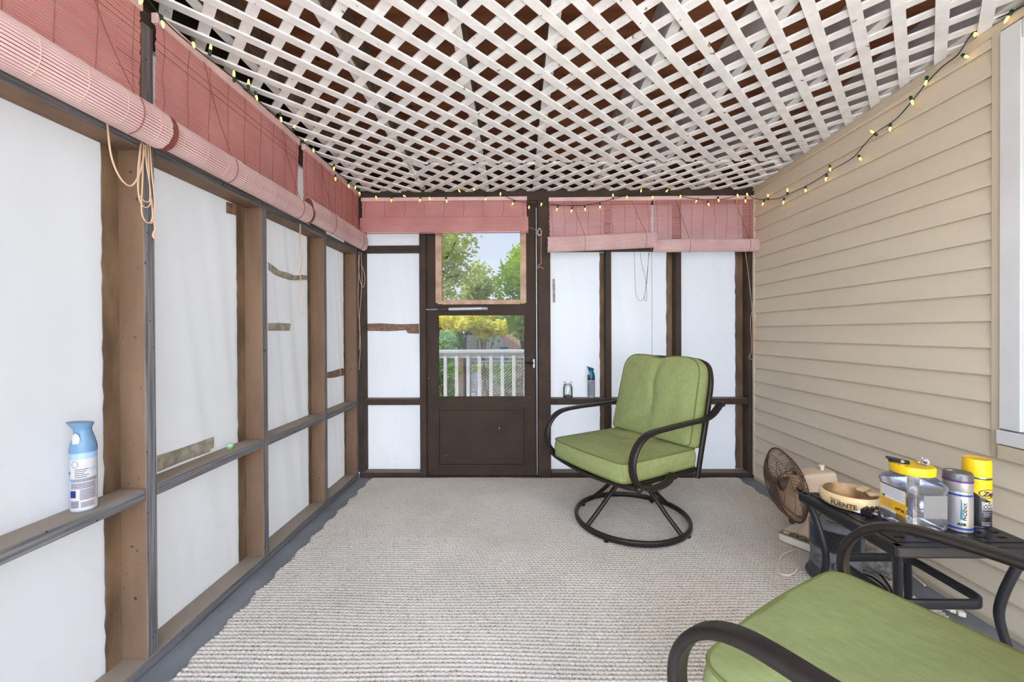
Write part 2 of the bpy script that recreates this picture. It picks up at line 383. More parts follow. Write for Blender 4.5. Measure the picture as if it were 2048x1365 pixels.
# ---- far wall
wf = empty('wall_far', (0, YF, 0), label='far porch wall of dark brown studs filled with milky plastic sheeting', kind='structure')
def Fw(mb, name, m, bevel=.003, **k):
    o = mb.build(name, m, None, bevel=bevel, **k); o.parent = wf; o.matrix_parent_inverse = Matrix.Translation(-wf.location); return o
SHY = YF+SD+.004
for x0, x1 in ((XL-SD-.01, -1.17), (-.742, -.692), (.160, .254), (.677, .715), (1.204, 1.242), (1.745, 1.786)):
    Fw(MB().box(x0, x1, YF-(.012 if x0 == .160 else 0), YF+SD, .0 if x0 == .160 else .04, 2.105), 'post', 'paint_dark')
zr = .598
for x0, x1 in ((-1.169, -.743), (.256, .675), (.717, 1.202), (1.244, 1.743)):
    Fw(MB().box(x0, x1, YF, YF+SD, zr-.045, zr), 'rail', 'paint_dark')
    Fw(MB().box(x0, x1, YF, YF+SD, 1.725, 1.77), 'rail', 'paint_dark')
Fw(MB().box(XL, -.692, YF, YF+SD, .001, .037), 'bottom_plate', 'paint_dark')
Fw(MB().box(.256, XR-.001, YF, YF+SD, .001, .037), 'bottom_plate', 'paint_dark')
Fw(MB().box(XL, XR-.001, YF, YF+SD, 2.106, 2.19), 'header_beam', 'paint_dark')
Fw(MB().box(XL-.1, XR+.1, YF+SD, YF+SD+.03, 2.09, 2.55), 'rim_board', 'paint_dark')
for k, (x0, x1) in enumerate(((XL+.01, -.715), (.20, .70), (.695, 1.225), (1.22, 1.775))):
    Fw(sheet(x0, SHY, x1, SHY, .0, 2.12, (0,-1), 40+k, .003, .001), 'plastic_sheet', 'boosted_milky_sheet', bevel=0, smooth=True)
for x, ww in ((.677, .034), (1.204, .045), (1.745, .055)):
    k = 44; vs = []; fs = []
    for y in (SHY-.006, SHY-.010):
        for j in range(k+1):
            z = .04+1.68*j/k; vs.append((x-ww-.007*noise.noise(Vector((j*.8, x*9, 2))), y, z)); vs.append((x+.001, y, z))
    q = 2*(k+1)
    for j in range(k):
        a = 2*j; fs += [(a, a+1, a+3, a+2), (q+a, q+a+2, q+a+3, q+a+1), (a, a+2, q+a+2, q+a)]
    Fw(MB().add(vs, fs), 'batten', 'batten_wood', bevel=0)
def tapeF(pxs, m):
    Y = SHY-.008; P = [at(a, b, Y=Y) for a, b in pxs]; n = len(P)
    vs = [tuple(p) for p in P]+[(p.x, p.y+.002, p.z) for p in P]
    fs = [tuple(range(n)), tuple(range(n, 2*n))[::-1]]+[(i, (i+1) % n, n+(i+1) % n, n+i) for i in range(n)]
    Fw(MB().add(vs, fs), 'tape_strip', m, bevel=0)
tapeF([(727,648),(760,647),(800,649),(838,648),(838,668),(815,667),(812,661),(780,663),(727,662)], 'tape_brown')
tapeF([(1105,558),(1110,558),(1111,605),(1106,606)], 'tape_grey')

# ---- screen door
dr = empty('door_1', (-.28, YF, 0), label='brown painted storm door with two glass panes and a kick panel', kind='structure')
def D(mb, name, m, bevel=.002, parent=None, **k):
    o = mb.build(name, m, None, bevel=bevel, **k); o.parent = parent or dr
    o.matrix_parent_inverse = Matrix.Translation(-dr.location); return o
dy0, dy1 = YF+.012, YF+.048
D(MB().box(-.682, -.610, dy0, dy1, .012, 2.08), 'stile', 'door_paint')
D(MB().box(.064, .138, dy0, dy1, .012, 2.08), 'stile', 'door_paint')
D(MB().box(-.612, .066, dy0, dy1, 1.246, 1.325), 'door_rail', 'door_paint')
D(MB().box(-.612, .066, dy0, dy1, .530, .606), 'door_rail', 'door_paint')
D(MB().box(-.612, .066, dy0, dy1, .012, .075), 'door_rail', 'door_paint')
D(MB().box(-.612, .066, dy0, dy1, 1.99, 2.08), 'door_rail', 'door_paint')
kp = D(MB().box(-.598, .052, dy0+.010, dy1-.006, .095, .515), 'kick_panel', 'door_paint')
for b in ((-.617,-.598,.076,.534), (.052,.071,.076,.534), (-.598,.052,.076,.095), (-.598,.052,.515,.534)):
    D(MB().box(b[0], b[1], dy0-.004, dy1, b[2], b[3]), 'moulding', 'door_paint')
# upper sash: pale frame round the glass
for b in ((-.619,-.572,1.33,1.985), (.026,.072,1.33,1.985), (-.572,.026,1.319,1.352), (-.572,.026,1.95,1.988)):
    D(MB().box(b[0], b[1], dy0-.006, dy1, b[2], b[3]), 'sash_frame', 'pale_frame')
D(MB().box(-.575, .028, dy0+.018, dy0+.022, 1.348, 1.955), 'glass_pane', 'pane_glass', bevel=0)
for b in ((-.617,-.601,.601,1.25), (.055,.071,.601,1.25), (-.601,.055,.601,.612), (-.601,.055,1.236,1.251)):
    D(MB().box(b[0], b[1], dy0-.003, dy1, b[2], b[3]), 'sash_frame', 'door_paint')
D(MB().box(-.603, .057, dy0+.016, dy0+.020, .610, 1.238), 'glass_pane', 'pane_glass', bevel=0)
cl = D(MB().tube([(-.515, YF-.010, 1.282), (-.262, YF-.010, 1.286)], .014, 14), 'closer_tube', 'galvanised', smooth=True, bevel=0)
D(MB().tube([(-.60, YF-.010, 1.281), (-.515, YF-.010, 1.282)], .011, 10), 'closer_neck', 'cord_dark', smooth=True, bevel=0)
D(MB().tube([(-.69, YF-.004, 1.280), (-.60, YF-.010, 1.281)], .005, 8), 'closer_rod', 'galvanised', smooth=True, bevel=0)
D(MB().beam((-.262, YF-.010, 1.286), (-.225, YF+.010, 1.286), .012, .02), 'closer_bracket', 'galvanised')
D(MB().tube(spline([(.128, YF+.004, .868), (.105, YF-.022, .872), (.062, YF-.030, .878)]), .006, 8), 'latch_lever', 'cord_black', smooth=True, bevel=0)
D(MB().box(.120, .134, YF-.006, YF+.012, .835, .900), 'strike_plate', 'white_trim')
D(MB().box(.1385, .159, YF+.016, YF+.05, .01, 2.08), 'door_jamb', 'paint_dark')
D(MB().box(.147, .154, YF+.006, YF+.0155, .02, 2.05), 'weather_strip', 'galvanised')
D(MB().box(-.691, -.683, YF+.02, YF+.05, .01, 2.08), 'door_jamb', 'paint_dark')
D(MB().box(-.69, .158, YF-.002, YF+SD, .001, .011), 'threshold', 'door_paint')
D(MB().box(-.69, .158, YF+.01, YF+SD, 2.081, 2.105), 'door_jamb', 'paint_dark')

# ---- right wall: lapped vinyl siding, each course a board
wr = empty('wall_right', (XR, 1.5, 0), label='house wall of beige lapped vinyl siding beside the porch', kind='structure')
def Rw(mb, name, m, bevel=0., **k):
    o = mb.build(name, m, None, bevel=bevel, **k); o.parent = wr; o.matrix_parent_inverse = Matrix.Translation(-wr.location); return o
Z0 = 1.142; PIT = .1016
WY0, WY1 = .2, 1.50             # window opening in Y
for k in range(-12, 11):
    zb = Z0+k*PIT; zt = zb+PIT
    if zt < .03: continue
    zb2 = max(zb, .03)
    segs = [(YB, YF-.012)] if zt < .66 else [(1.531, YF-.012), (YB, WY0-.07)]
    for y0, y1 in segs:
        zt_ = zt+.012
        if k == 10: zt_ = zt
        # lap profile: bottom edge stands proud, the top tucks under the next course
        m = MB(); P = [(XR-.0185, zb2+.001), (XR-.0175, zb2-.003), (XR-.0165, zb2-.003), (XR-.001, zb2+.004), (XR-.0005, zt_), (XR-.003, zt_), (XR-.0105, (zb2+zt)/2)]
        vs = [(x, y0, z) for x, z in P]+[(x, y1, z) for x, z in P]; n = len(P)
        m.add(vs, [tuple(range(n)), tuple(range(n, 2*n))[::-1]]+[(i, (i+1) % n, n+(i+1) % n, n+i) for i in range(n)])
        o = Rw(m, 'siding_board', 'siding')
Rw(MB().box(XR, XR+.1, YB, WY0, -.1, 2.5), 'wall_core', 'siding_trim')
Rw(MB().box(XR, XR+.1, WY1, YF+.1, -.1, 2.5), 'wall_core', 'siding_trim')
Rw(MB().box(XR, XR+.1, WY0, WY1, -.1, .68), 'wall_core', 'siding_trim')
Rw(MB().box(XR, XR+.1, WY0, WY1, 2.2, 2.5), 'wall_core', 'siding_trim')
Rw(MB().box(XR-.022, XR-.001, YF-.030, YF-.012, .03, 2.12), 'corner_channel', 'siding_trim', .002)
Rw(MB().box(XR-.020, XR-.001, 1.503, 1.530, .634, 2.2), 'window_channel', 'siding_trim', .002)
m = MB(); vs = []
for y in (YB, YF-.03):
    for x, z in ((XR-.020, -.034), (XR-.001, -.034), (XR-.001, .0), (XR-.020, .0)): vs.append((x, y, zc(y)+z-.004))
Rw(m.add(vs, [(0,1,2,3),(7,6,5,4),(0,4,5,1),(1,5,6,2),(2,6,7,3),(3,7,4,0)]), 'top_channel', 'siding_trim', .002)
Rw(MB().box(XR-.024, XR-.001, YB, YF-.03, .0, .028), 'starter_strip', 'siding_trim', .002)

# ---- house window at the right edge
wn = empty('window_1', (XR, .85, .7), label='white framed house window in the siding at the right edge', kind='structure')
def Wn(mb, name, m, bevel=.003):
    o = mb.build(name, m, None, bevel=bevel); o.parent = wn; o.matrix_parent_inverse = Matrix.Translation(-wn.location); return o
Wn(MB().box(XR-.026, XR+.02, 1.436, 1.500, .745, 2.19), 'casing', 'white_trim')
Wn(MB().box(XR-.026, XR+.02, WY0, WY0+.062, .745, 2.19), 'casing', 'white_trim')
Wn(MB().box(XR-.026, XR+.02, WY0+.063, 1.435, 2.125, 2.19), 'casing', 'white_trim')
Wn(MB().box(XR-.034, XR+.02, WY0-.01, 1.503, .690, .740), 'window_sill', 'white_trim')
Wn(MB().box(XR-.030, XR-.001, WY0-.06, 1.502, .634, .686), 'sill_channel', 'siding_trim')
Wn(MB().box(XR+.03, XR+.06, 1.40, 1.436, .745, 2.125), 'sash', 'white_trim')
Wn(MB().box(XR+.03, XR+.06, WY0+.06, WY0+.10, .745, 2.125), 'sash', 'white_trim')
Wn(MB().box(XR+.03, XR+.06, WY0+.10, 1.40, .745, .79), 'sash', 'white_trim')
Wn(MB().box(XR+.03, XR+.06, WY0+.10, 1.40, 1.42, 1.46), 'sash', 'white_trim')
Wn(MB().box(XR+.042, XR+.046, WY0+.10, 1.40, .79, 2.125), 'pane', 'pane_glass', 0)
Wn(MB().box(XR+.085, XR+.095, WY0, 1.50, .68, 2.2), 'curtain', 'curtain', 0)

# ---- ceiling: lattice slats under joists and boards
ce = empty('ceiling', (0, 1.5, 2.2), label='white wooden lattice ceiling under brown roof boards', kind='structure')
def Ce(mb, name, m, bevel=0., **k):
    o = mb.build(name, m, None, bevel=bevel, **k); o.parent = ce; o.matrix_parent_inverse = Matrix.Translation(-ce.location); return o
SW, SH, SP = .036, .008, .1549
def clip(c, dirn, x0, x1, y0, y1):
    """segment of the line X - dirn*Y = c inside the panel"""
    t0, t1 = y0, y1
    xs = sorted(((x0-c)/dirn, (x1-c)/dirn)); t0 = max(t0, xs[0]); t1 = min(t1, xs[1])
    return (t0, t1) if t1-t0 > .03 else None
def slats(c0, dirn, x0, x1, y0, y1, dz):
    cs = [x-dirn*y_ for x in (x0, x1) for y_ in (y0, y1)]
    for i in range(math.floor((min(cs)-c0)/SP), math.ceil((max(cs)-c0)/SP)+1):
        c = c0+i*SP+random.uniform(-.003, .003); s = clip(c, dirn, x0, x1, y0, y1)
        if not s: continue
        a, b = s
        # ends mitred to the panel edge: build as skewed strip
        hw = SW*math.sqrt(2)/2
        q = []
        sag = random.uniform(-.002, .002)
        for t in (a, b):
            X = c+dirn*t
            edge_y = abs(t-y0) < 1e-6 or abs(t-y1) < 1e-6
            if edge_y: e = [(X-hw, t), (X+hw, t)]
            else: e = [(X, t+hw*dirn*1), (X, t-hw*dirn*1)]
            q.append(e)
        vs = []
        for z in (0, SH):
            for e in q:
                for (X, Y) in e:
                    X = min(max(X, x0), x1); Y = min(max(Y, y0), y1)
                    vs.append((X, Y, zc(Y)+dz+z+sag))
        Ce(MB().add(vs, [(0,1,3,2), (4,6,7,5), (0,4,5,1), (2,3,7,6), (1,5,7,3), (0,2,6,4)]), 'lattice_slat', 'lattice_white')
SX1, SX2, SY = -.705, .60, 2.607
slats(-1.4916, 1, XL-.07, XR-.002, -.55, SY-.004, 0.)          # lower layer, main sheets
slats(-1.4916, 1, XL-.07, SX1, SY-.003, YF-.002, 0.)
slats(2.20, -1, XL-.07, XR-.002, -.55, SY-.004, SH+.001)
slats(2.20, -1, XL-.07, SX1, SY-.003, YF-.002, SH+.001)
slats(2.24, -1, SX1+.004, XR-.002, SY+.002, YF-.002, 0.)       # last sheet, turned over
slats(-1.42, 1, SX1+.004, XR-.002, SY+.002, YF-.002, SH+.001)
for x in (-1.12, -.705, -.225, .145, .60, .97, 1.37, 1.765):
    z0 = 2*SH+.004
    vs = []; hw = .019
    for y in (-.58, YF-.001):
        for dx, dz in ((-hw, z0), (hw, z0), (hw, z0+ROOF), (-hw, z0+ROOF)): vs.append((x+dx, y, zc(y)+dz))
    o = Ce(MB().add(vs, [(3,2,1,0),(4,5,6,7),(0,1,5,4),(1,2,6,5),(2,3,7,6),(3,0,4,7)]), 'joist', 'joist_white' if x > .5 else 'joist_wood')
    if x < 1.7:
        vs = [(x+dx, y, zc(y)+z0-dz) for y in (-.58, YF-.001) for dx, dz in ((-hw-.001, .002), (hw+.001, .002), (hw+.001, -.002), (-hw-.001, -.002))]
        Ce(MB().add(vs, [(3,2,1,0),(4,5,6,7),(0,1,5,4),(1,2,6,5),(2,3,7,6),(3,0,4,7)]), 'joist_face', 'joist_white')
y = -.59; k = 0
while y < YF+.1:
    z = zc(y)+2*SH+.004+ROOF+.001
    z2 = zc(y+.138)+2*SH+.004+ROOF+.001
    vs = [(x, yy, zz+t) for t in (0, .03) for x in (XL-.12, XR+.0) for yy, zz in ((y, z), (y+.138, z2))]
    Ce(MB().add(vs, [(0,1,3,2),(4,6,7,5),(0,4,5,1),(2,3,7,6),(0,2,6,4),(1,5,7,3)]), 'roof_board', 'roof_board'); y += .140
vs = [(x, yy, zc(yy)+ROOF+.06+t) for t in (0, .03) for x in (XL-.3, XR+.2) for yy in (-.60, YF+.35)]
Ce(MB().add(vs, [(0,1,3,2),(4,6,7,5),(0,4,5,1),(2,3,7,6),(0,2,6,4),(1,5,7,3)]), 'roof_sheet', 'paint_dark')

# ---- rug: woven loops as real relief
def make_rug():
    x0, x1, y0, y1, st = -1.10, 1.64, .45, 3.035, .0037
    nx, ny = int((x1-x0)/st)+1, int((y1-y0)/st)+1
    X, Y = np.meshgrid(np.linspace(x0, x1, nx), np.linspace(y0, y1, ny))
    wob = .004*np.sin(Y*9+X*3)+.003*np.sin(X*7-Y*5)
    yy = Y+wob; xx = X+.5*wob
    row = np.floor(yy/.0172); fy = yy/.0172-row
    rng = np.random.default_rng(3); jit = rng.random(4096)
    fx = (xx/.0185+.38*row+.12*jit[(row.astype(int)) % 4096]) % 1
    ridge = np.clip(np.sin(PI*fy), 0, 1)**.5
    cell = (np.floor(xx/.0185+.38*row)*131+row*17).astype(int) % 4096
    pit = np.exp(-((fx-.5)/.30)**4)*np.exp(-(np.minimum(fy, 1-fy)/.25)**2)*(.50+.60*jit[cell])
    Hh = .86+.14*ridge-.98*pit
    Hh *= .92+.16*rng.random(Hh.shape)
    low = .5+.5*np.sin(X*1.3+1)*np.sin(Y*1.1)
    Z = np.maximum(.0006, .0145*Hh)
    # ragged selvedges: pull the outer columns in and out row by row
    for side in (0, 1):
        col = slice(0, 3) if side == 0 else slice(nx-3, nx)
        X[:, col] += (rng.random((ny, 1))-.5)*.012+.008*np.sin(Y[:, col]*40+side)
    Z[:, 0] = .001; Z[:, -1] = .001; Z[0] = .001; Z[-1] = .001
    V = np.stack([X, Y, Z], -1).reshape(-1, 3).astype(np.float32)
    i = np.arange(nx-1)[None, :]+nx*np.arange(ny-1)[:, None]; i = i.reshape(-1)
    Fq = np.stack([i, i+1, i+nx+1, i+nx], -1).astype(np.int32)
    me = bpy.data.meshes.new('rug'); me.vertices.add(len(V)); me.vertices.foreach_set('co', V.ravel())
    me.loops.add(Fq.size); me.loops.foreach_set('vertex_index', Fq.ravel())
    me.polygons.add(len(Fq)); me.polygons.foreach_set('loop_start', np.arange(0, Fq.size, 4, dtype=np.int32))
    me.update(calc_edges=True); me.materials.append(MATS['rug']); me.materials.append(MATS['rug_pit_shade']); me.shade_smooth()
    fh = V[Fq].mean(1)[:, 2]; me.polygons.foreach_set('material_index', (fh < .0068).astype(np.int32))   # shade painted into the low pits as a darker colour
    o = bpy.data.objects.new('rug', me); C.objects.link(o)
    tag(o, 'large beige looped woven rug covering the porch floor', 'rug')
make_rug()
# ================================================================== outside, seen through the door
GZ = -.55
gm = MB(); n = 24
vs = [(-14+36*i/n, 4.7+34*j/n, GZ+.12*noise.noise(Vector((i*.5, j*.5, 0)))+max(0, j/n-.3)*.9) for j in range(n+1) for i in range(n+1)]
gm.add(vs, [(j*(n+1)+i, j*(n+1)+i+1, (j+1)*(n+1)+i+1, (j+1)*(n+1)+i) for j in range(n) for i in range(n)])
tag(gm.build('ground', 'ground_soil', smooth=True), 'brown earth yard beyond the deck railing', kind='structure')
g2 = MB().box(-14, 14, -14, 4.69, GZ-.2, GZ-.02).build('ground', 'ground_soil'); tag(g2, 'bare ground under and around the porch', kind='structure')
dk = empty('deck', (0, 3.2, -.1), label='pale board deck outside the door, with added light-bouncing boards behind the porch', kind='structure')
for i in range(10):
    o = MB().box(-1.6, 2.0, YF+.135+i*.145, YF+.135+i*.145+.138, -.13, -.10).build('deck_board', 'deck_wood'); o.parent = dk; o.matrix_parent_inverse = Matrix.Translation(-dk.location)
for i in range(28):
    o = MB().box(-4.2, 4.2, YB-.145-i*.146, YB-.007-i*.146, -.045, -.01).build('deck_board', 'deck_wood'); o.parent = dk; o.matrix_parent_inverse = Matrix.Translation(-dk.location)  # added unseen deck behind the open rear, bounces sunlight indoors
RY = 4.45
rl = empty('deck_railing', (0, RY, -.1), label='white painted wooden deck railing with square balusters outside the door', cat='railing')
def Rl(mb, name):
    o = mb.build(name, 'rail_white', bevel=.003); o.parent = rl; o.matrix_parent_inverse = Matrix.Translation(-rl.location); return o
zt = at(960, 700, Y=RY).z; zb_ = at(960, 716, Y=RY).z
Rl(MB().box(-1.55, 1.9, RY-.06, RY+.04, zt-.03, zt), 'top_rail')
Rl(MB().box(-1.55, 1.9, RY-.03, RY+.01, zb_, zt-.031), 'rail_board')
x = at(870+165/7.584, 750, Y=RY).x; dx = (at(870+1198/7.584, 750, Y=RY).x-x)/6
for i in range(-5, 14):
    X = x+i*dx
    if -1.5 < X < 1.85: Rl(MB().box(X-.019, X+.019, RY-.05+.012, RY-.031, -.05, zb_+.04), 'baluster')
Rl(MB().box(-1.55, 1.9, RY-.03, RY+.01, .0, .08), 'bottom_rail')
for X in (-1.55, 1.9): Rl(MB().box(X-.045, X+.045, RY-.045, RY+.045, -.10, zt+.02), 'newel_post')

def foliage(name, label, c, r, nleaf, leaf, m, seed, cat='tree', trunk=None, shape='ball', group=None, clumps=14, el=1.4):
    """a tree or bush: clumped leaf blades around a crown, with its own trunk and limbs"""
    rnd = random.Random(seed); root = empty(name, (c[0], c[1], trunk[0] if trunk else c[2]-r[2]), label=label, cat=cat, group=group)
    cen = []
    for i in range(clumps):
        while True:
            p = Vector((rnd.uniform(-1,1), rnd.uniform(-1,1), rnd.uniform(-1,1)))
            if p.length <= 1: break
        if shape == 'cone': p.x *= (1-p.z)*.5+.15; p.y *= (1-p.z)*.5+.15
        cen.append(Vector((c[0]+p.x*r[0]*.8, c[1]+p.y*r[1]*.8, c[2]+p.z*r[2]*.85)))
    vs = []; fs = []
    rc = min(r)*.42
    for i in range(nleaf):
        q = cen[i % clumps]; g = Vector((rnd.gauss(0,1), rnd.gauss(0,1), rnd.gauss(0,1)))
        g = g.normalized()*rc*(.45+.75*rnd.random()); g.z *= .8; p = q+g
        a = Vector((rnd.gauss(0,1), rnd.gauss(0,1), rnd.gauss(0,.6)-.3)).normalized(); b = a.cross(Vector((rnd.gauss(0,1), rnd.gauss(0,1), rnd.gauss(0,1)))).normalized()
        s = leaf*rnd.uniform(.6, 1.3); o = len(vs)
        vs += [p-a*s*el/2, p+b*s*.32, p+a*s*el/2, p-b*s*.32]; fs.append((o, o+1, o+2, o+3))
    o = MB().add(vs, fs).build('foliage', m); o.parent = root; o.matrix_parent_inverse = Matrix.Translation(-root.location); tag(o, kind='stuff')
    if trunk:
        gz, rad, ns = trunk[0], trunk[1], trunk[2]
        for k in range(ns):
            off = Vector((rnd.uniform(-1,1)*rad*2.2*(ns > 1), rnd.uniform(-1,1)*rad*2*(ns > 1), 0)); base = Vector((c[0], c[1], gz))+off
            tgt = cen[k % clumps]
            mid = (base+tgt)/2+Vector((rnd.uniform(-.1,.1), rnd.uniform(-.1,.1), .15))
            pts = spline([base, mid, tgt], 5)
            t = MB().tube(pts, rad, 8, scale=[1-.6*i/(len(pts)-1) for i in range(len(pts))]).build('trunk', 'bark', smooth=True); t.parent = root; t.matrix_parent_inverse = Matrix.Translation(-root.location)
        for k in range(min(clumps, 9)):
            base = Vector((c[0], c[1], c[2]-r[2]*.6)); t = MB().tube(spline([base, (base+cen[k])/2+Vector((0,0,.1)), cen[k]], 4), rad*.28, 6).build('branch', 'bark', smooth=True); t.parent = root; t.matrix_parent_inverse = Matrix.Translation(-root.location)
    return root
def P(px, py, Y): return at(px, py, Y=Y)
c = P(885, 505, 9.5); foliage('tree', 'feathery olive green tree filling the left of the upper door pane', (c.x-.25, c.y, c.z), (1.15, 1.1, 1.5), 5200, .10, 'leaf_olive', 1, trunk=(GZ, .10, 2), clumps=26)
c = P(962, 588, 12); foliage('tree', 'olive green tree in the middle of the upper door pane', (c.x, c.y, c.z), (.72, .8, 1.0), 4600, .11, 'leaf_olive', 2, trunk=(-.1, .03, 2), clumps=24)
c = P(1035, 590, 10.5); foliage('tree', 'bright green multi stemmed tree at the right of the door panes', (c.x+.18, c.y, c.z+.18), (1.1, 1.0, 1.2), 5600, .11, 'leaf_green', 3, trunk=(-.25, .045, 7), clumps=24)
c = P(975, 645, 9.2); foliage('tree', 'yellow leaved tree glowing in the middle of the lower door pane', (c.x, c.y, c.z), (.50, .5, .38), 2600, .085, 'leaf_yellow', 4, trunk=(-.4, .015, 3), clumps=16)
c = P(905, 645, 8.8); foliage('tree', 'yellow green tree low on the left in the lower door pane', (c.x, c.y, c.z), (.56, .5, .38), 2900, .085, 'leaf_yellow', 5, trunk=(-.4, .015, 3), clumps=14)
c = P(890, 690, 7.5); foliage('shrub', 'pale grey green shrub at the left behind the railing', (c.x-.12, c.y, c.z-.2), (.42, .5, .62), 2600, .055, 'leaf_pale', 6, cat='bush', trunk=(GZ, .02, 4))
c = P(888, 745, 5.6); foliage('shrub', 'dark green shrub close behind the left balusters', (c.x-.02, c.y+.1, c.z-.15), (.24, .4, .55), 2600, .05, 'leaf_dark', 7, cat='bush', trunk=(GZ, .02, 4))
c = P(913, 690, 8.6); foliage('shrub', 'rounded dark green shrub beside the dark fence post', (c.x, c.y+.3, c.z-.1), (.28, .3, .40), 1800, .055, 'leaf_dark', 8, cat='bush', trunk=(GZ, .02, 3))
c = P(1010, 748, 8.4); foliage('shrub', 'rounded evergreen shrub behind the chain link fence', (c.x, c.y+.3, c.z), (.36, .35, .34), 2200, .045, 'leaf_dark', 9, cat='bush', trunk=(GZ, .02, 3))
c = P(955, 745, 9.4); foliage('shrub', 'low yellow green shrub behind the white gas tank', (c.x, c.y+.5, c.z), (.5, .4, .3), 1500, .05, 'leaf_olive', 10, cat='bush', trunk=(GZ, .02, 3))
c = P(960, 655, 17); foliage('tree', 'tall dark green tree line behind the yard', (c.x, c.y+9, 1.7), (6, 1.2, 1.4), 12000, .30, 'leaf_dark', 11, trunk=(0, .1, 4), clumps=80)
# fences
def board_fence(name, label, a, b, z0, z1, m, w=.14, slope=0.):
    a, b = Vector(a), Vector(b); d = b-a; n_ = int(d.length/w); root = empty(name, (a.x, a.y, z0), label=label, cat='fence')
    for i in range(n_):
        p = a+d*(i/n_); q = a+d*((i+.94)/n_); dz = slope*i/n_+random.uniform(-.012, .012)
        o = MB().beam((p.x, p.y, (z0+z1+dz)/2), (q.x, q.y, (z0+z1+dz)/2), .02, z1+dz-z0).build('board', m); o.parent = root; o.matrix_parent_inverse = Matrix.Translation(-root.location)
    for f in (.25, .8):
        o = MB().beam(a+Vector((0,.03,z0+(z1-z0)*f-a.z)), b+Vector((0,.03,z0+(z1-z0)*f-b.z)), .04, .09).build('rail', m); o.parent = root; o.matrix_parent_inverse = Matrix.Translation(-root.location)
    return root
p0 = P(918, 690, 12.5); p1 = P(1008, 690, 15.0)
board_fence('board_fence', 'weathered grey board fence with ivy behind the yard', (p0.x, p0.y, 0), (p1.x, p1.y, 0), -.1, 1.02, 'fence_grey', .15)
p2 = P(1062, 690, 15.2)
board_fence('board_fence', 'sunlit peach coloured board fence behind the multi stemmed tree', (p1.x+.03, p1.y, 0), (p2.x+1.2, p2.y, 0), -.1, 1.18, 'fence_peach', .15)
c = P(975, 690, 13.2); foliage('ivy', 'pale ivy hanging over the grey board fence', (c.x, c.y, .86), (.55, .12, .26), 900, .06, 'leaf_pale', 15, cat='ivy', clumps=10)
# red shed
sc = P(975, 668, 21); sh = empty('garden_shed', (sc.x, sc.y, 0), label='red shed with a pale roof edge behind the fence', cat='shed')
def Sh(mb, nm, m):
    o = mb.build(nm, m); o.parent = sh; o.matrix_parent_inverse = Matrix.Translation(-sh.location)
zsh = at(960, 674, Y=21).z; zrf = at(985, 656, Y=21).z
vs = [(sc.x-.5, sc.y, 0), (sc.x+1.6, sc.y, 0), (sc.x+1.6, sc.y, zsh+.05), (sc.x+.5, sc.y, zrf), (sc.x-.5, sc.y, zsh+.12)]
vs += [(a, b+1.6, c_) for a, b, c_ in vs]
Sh(MB().add(vs, [(0,1,2,3,4), (9,8,7,6,5)]+[(i, (i+1) % 5, 5+(i+1) % 5, 5+i) for i in range(5)]), 'shed_body', 'shed_red')
Sh(MB().beam((sc.x-.62, sc.y+.75, zsh+.12), (sc.x+.5, sc.y+.75, zrf+.06), 1.8, .04), 'roof', 'fence_peach')
Sh(MB().beam((sc.x+.5, sc.y+.75, zrf+.06), (sc.x+1.75, sc.y+.75, zsh+.05), 1.8, .04), 'roof', 'fence_peach')
# chain link fence
CY_ = 7.3; ztop = at(960, 724, Y=CY_).z
cf = empty('chain_link_fence', (.3, CY_, GZ), label='galvanised chain link fence behind the white balusters', cat='fence')
def Cf(mb, nm, m='galvanised', **k):
    o = mb.build(nm, m, smooth=True); o.parent = cf; o.matrix_parent_inverse = Matrix.Translation(-cf.location); return o
xa, xb = at(940, 724, Y=CY_).x, at(1110, 724, Y=CY_).x
Cf(MB().tube([(xa, CY_, ztop), (xb, CY_, ztop)], .016, 8), 'top_rail')
for X in (xa, xb): Cf(MB().tube([(X, CY_, GZ), (X, CY_, ztop+.03)], .022, 8), 'post')
m = MB(); hgt = ztop+.45; st = .062
for s in (-1, 1):
    for i in range(-int(hgt/st)-1, int((xb-xa)/st)+int(hgt/st)+2):
        xs = xa+i*st; x_lo, x_hi = (xs, xs+hgt) if s > 0 else (xs, xs-hgt)
        # clip the diagonal wire to the fence
        t0, t1 = 0., 1.
        for lo, hi in ((xa, xb),):
            ta, tb = (lo-x_lo)/(x_hi-x_lo), (hi-x_lo)/(x_hi-x_lo); ta, tb = min(ta, tb), max(ta, tb); t0, t1 = max(t0, ta), min(t1, tb)
        if t1-t0 < .02: continue
        p = lambda t: (x_lo+(x_hi-x_lo)*t, CY_+.004*s, -.45+hgt*t)
        m.tube([p(t0), p(t1)], .0028, 4)
tag(Cf(m, 'wire_mesh'), kind='stuff')
# dark pole with bracket
DP = 6.6; pz0 = GZ; pt = at(930, 679, Y=DP); dp = empty('fence_post', (pt.x, DP, GZ), label='dark metal post with a bracket by the left balusters', cat='post')
for mb_, nm in ((MB().box(pt.x-.022, pt.x+.022, DP-.022, DP+.022, GZ, pt.z), 'shaft'), (MB().box(pt.x-.05, pt.x-.022, DP-.02, DP+.02, pt.z-.13, pt.z-.03), 'bracket'), (MB().lathe([(.03,0),(.03,.02),(.008,.05)], 12, (pt.x, DP, pt.z)), 'cap')):
    o = mb_.build(nm, 'pole_dark', bevel=.003); o.parent = dp; o.matrix_parent_inverse = Matrix.Translation(-dp.location)
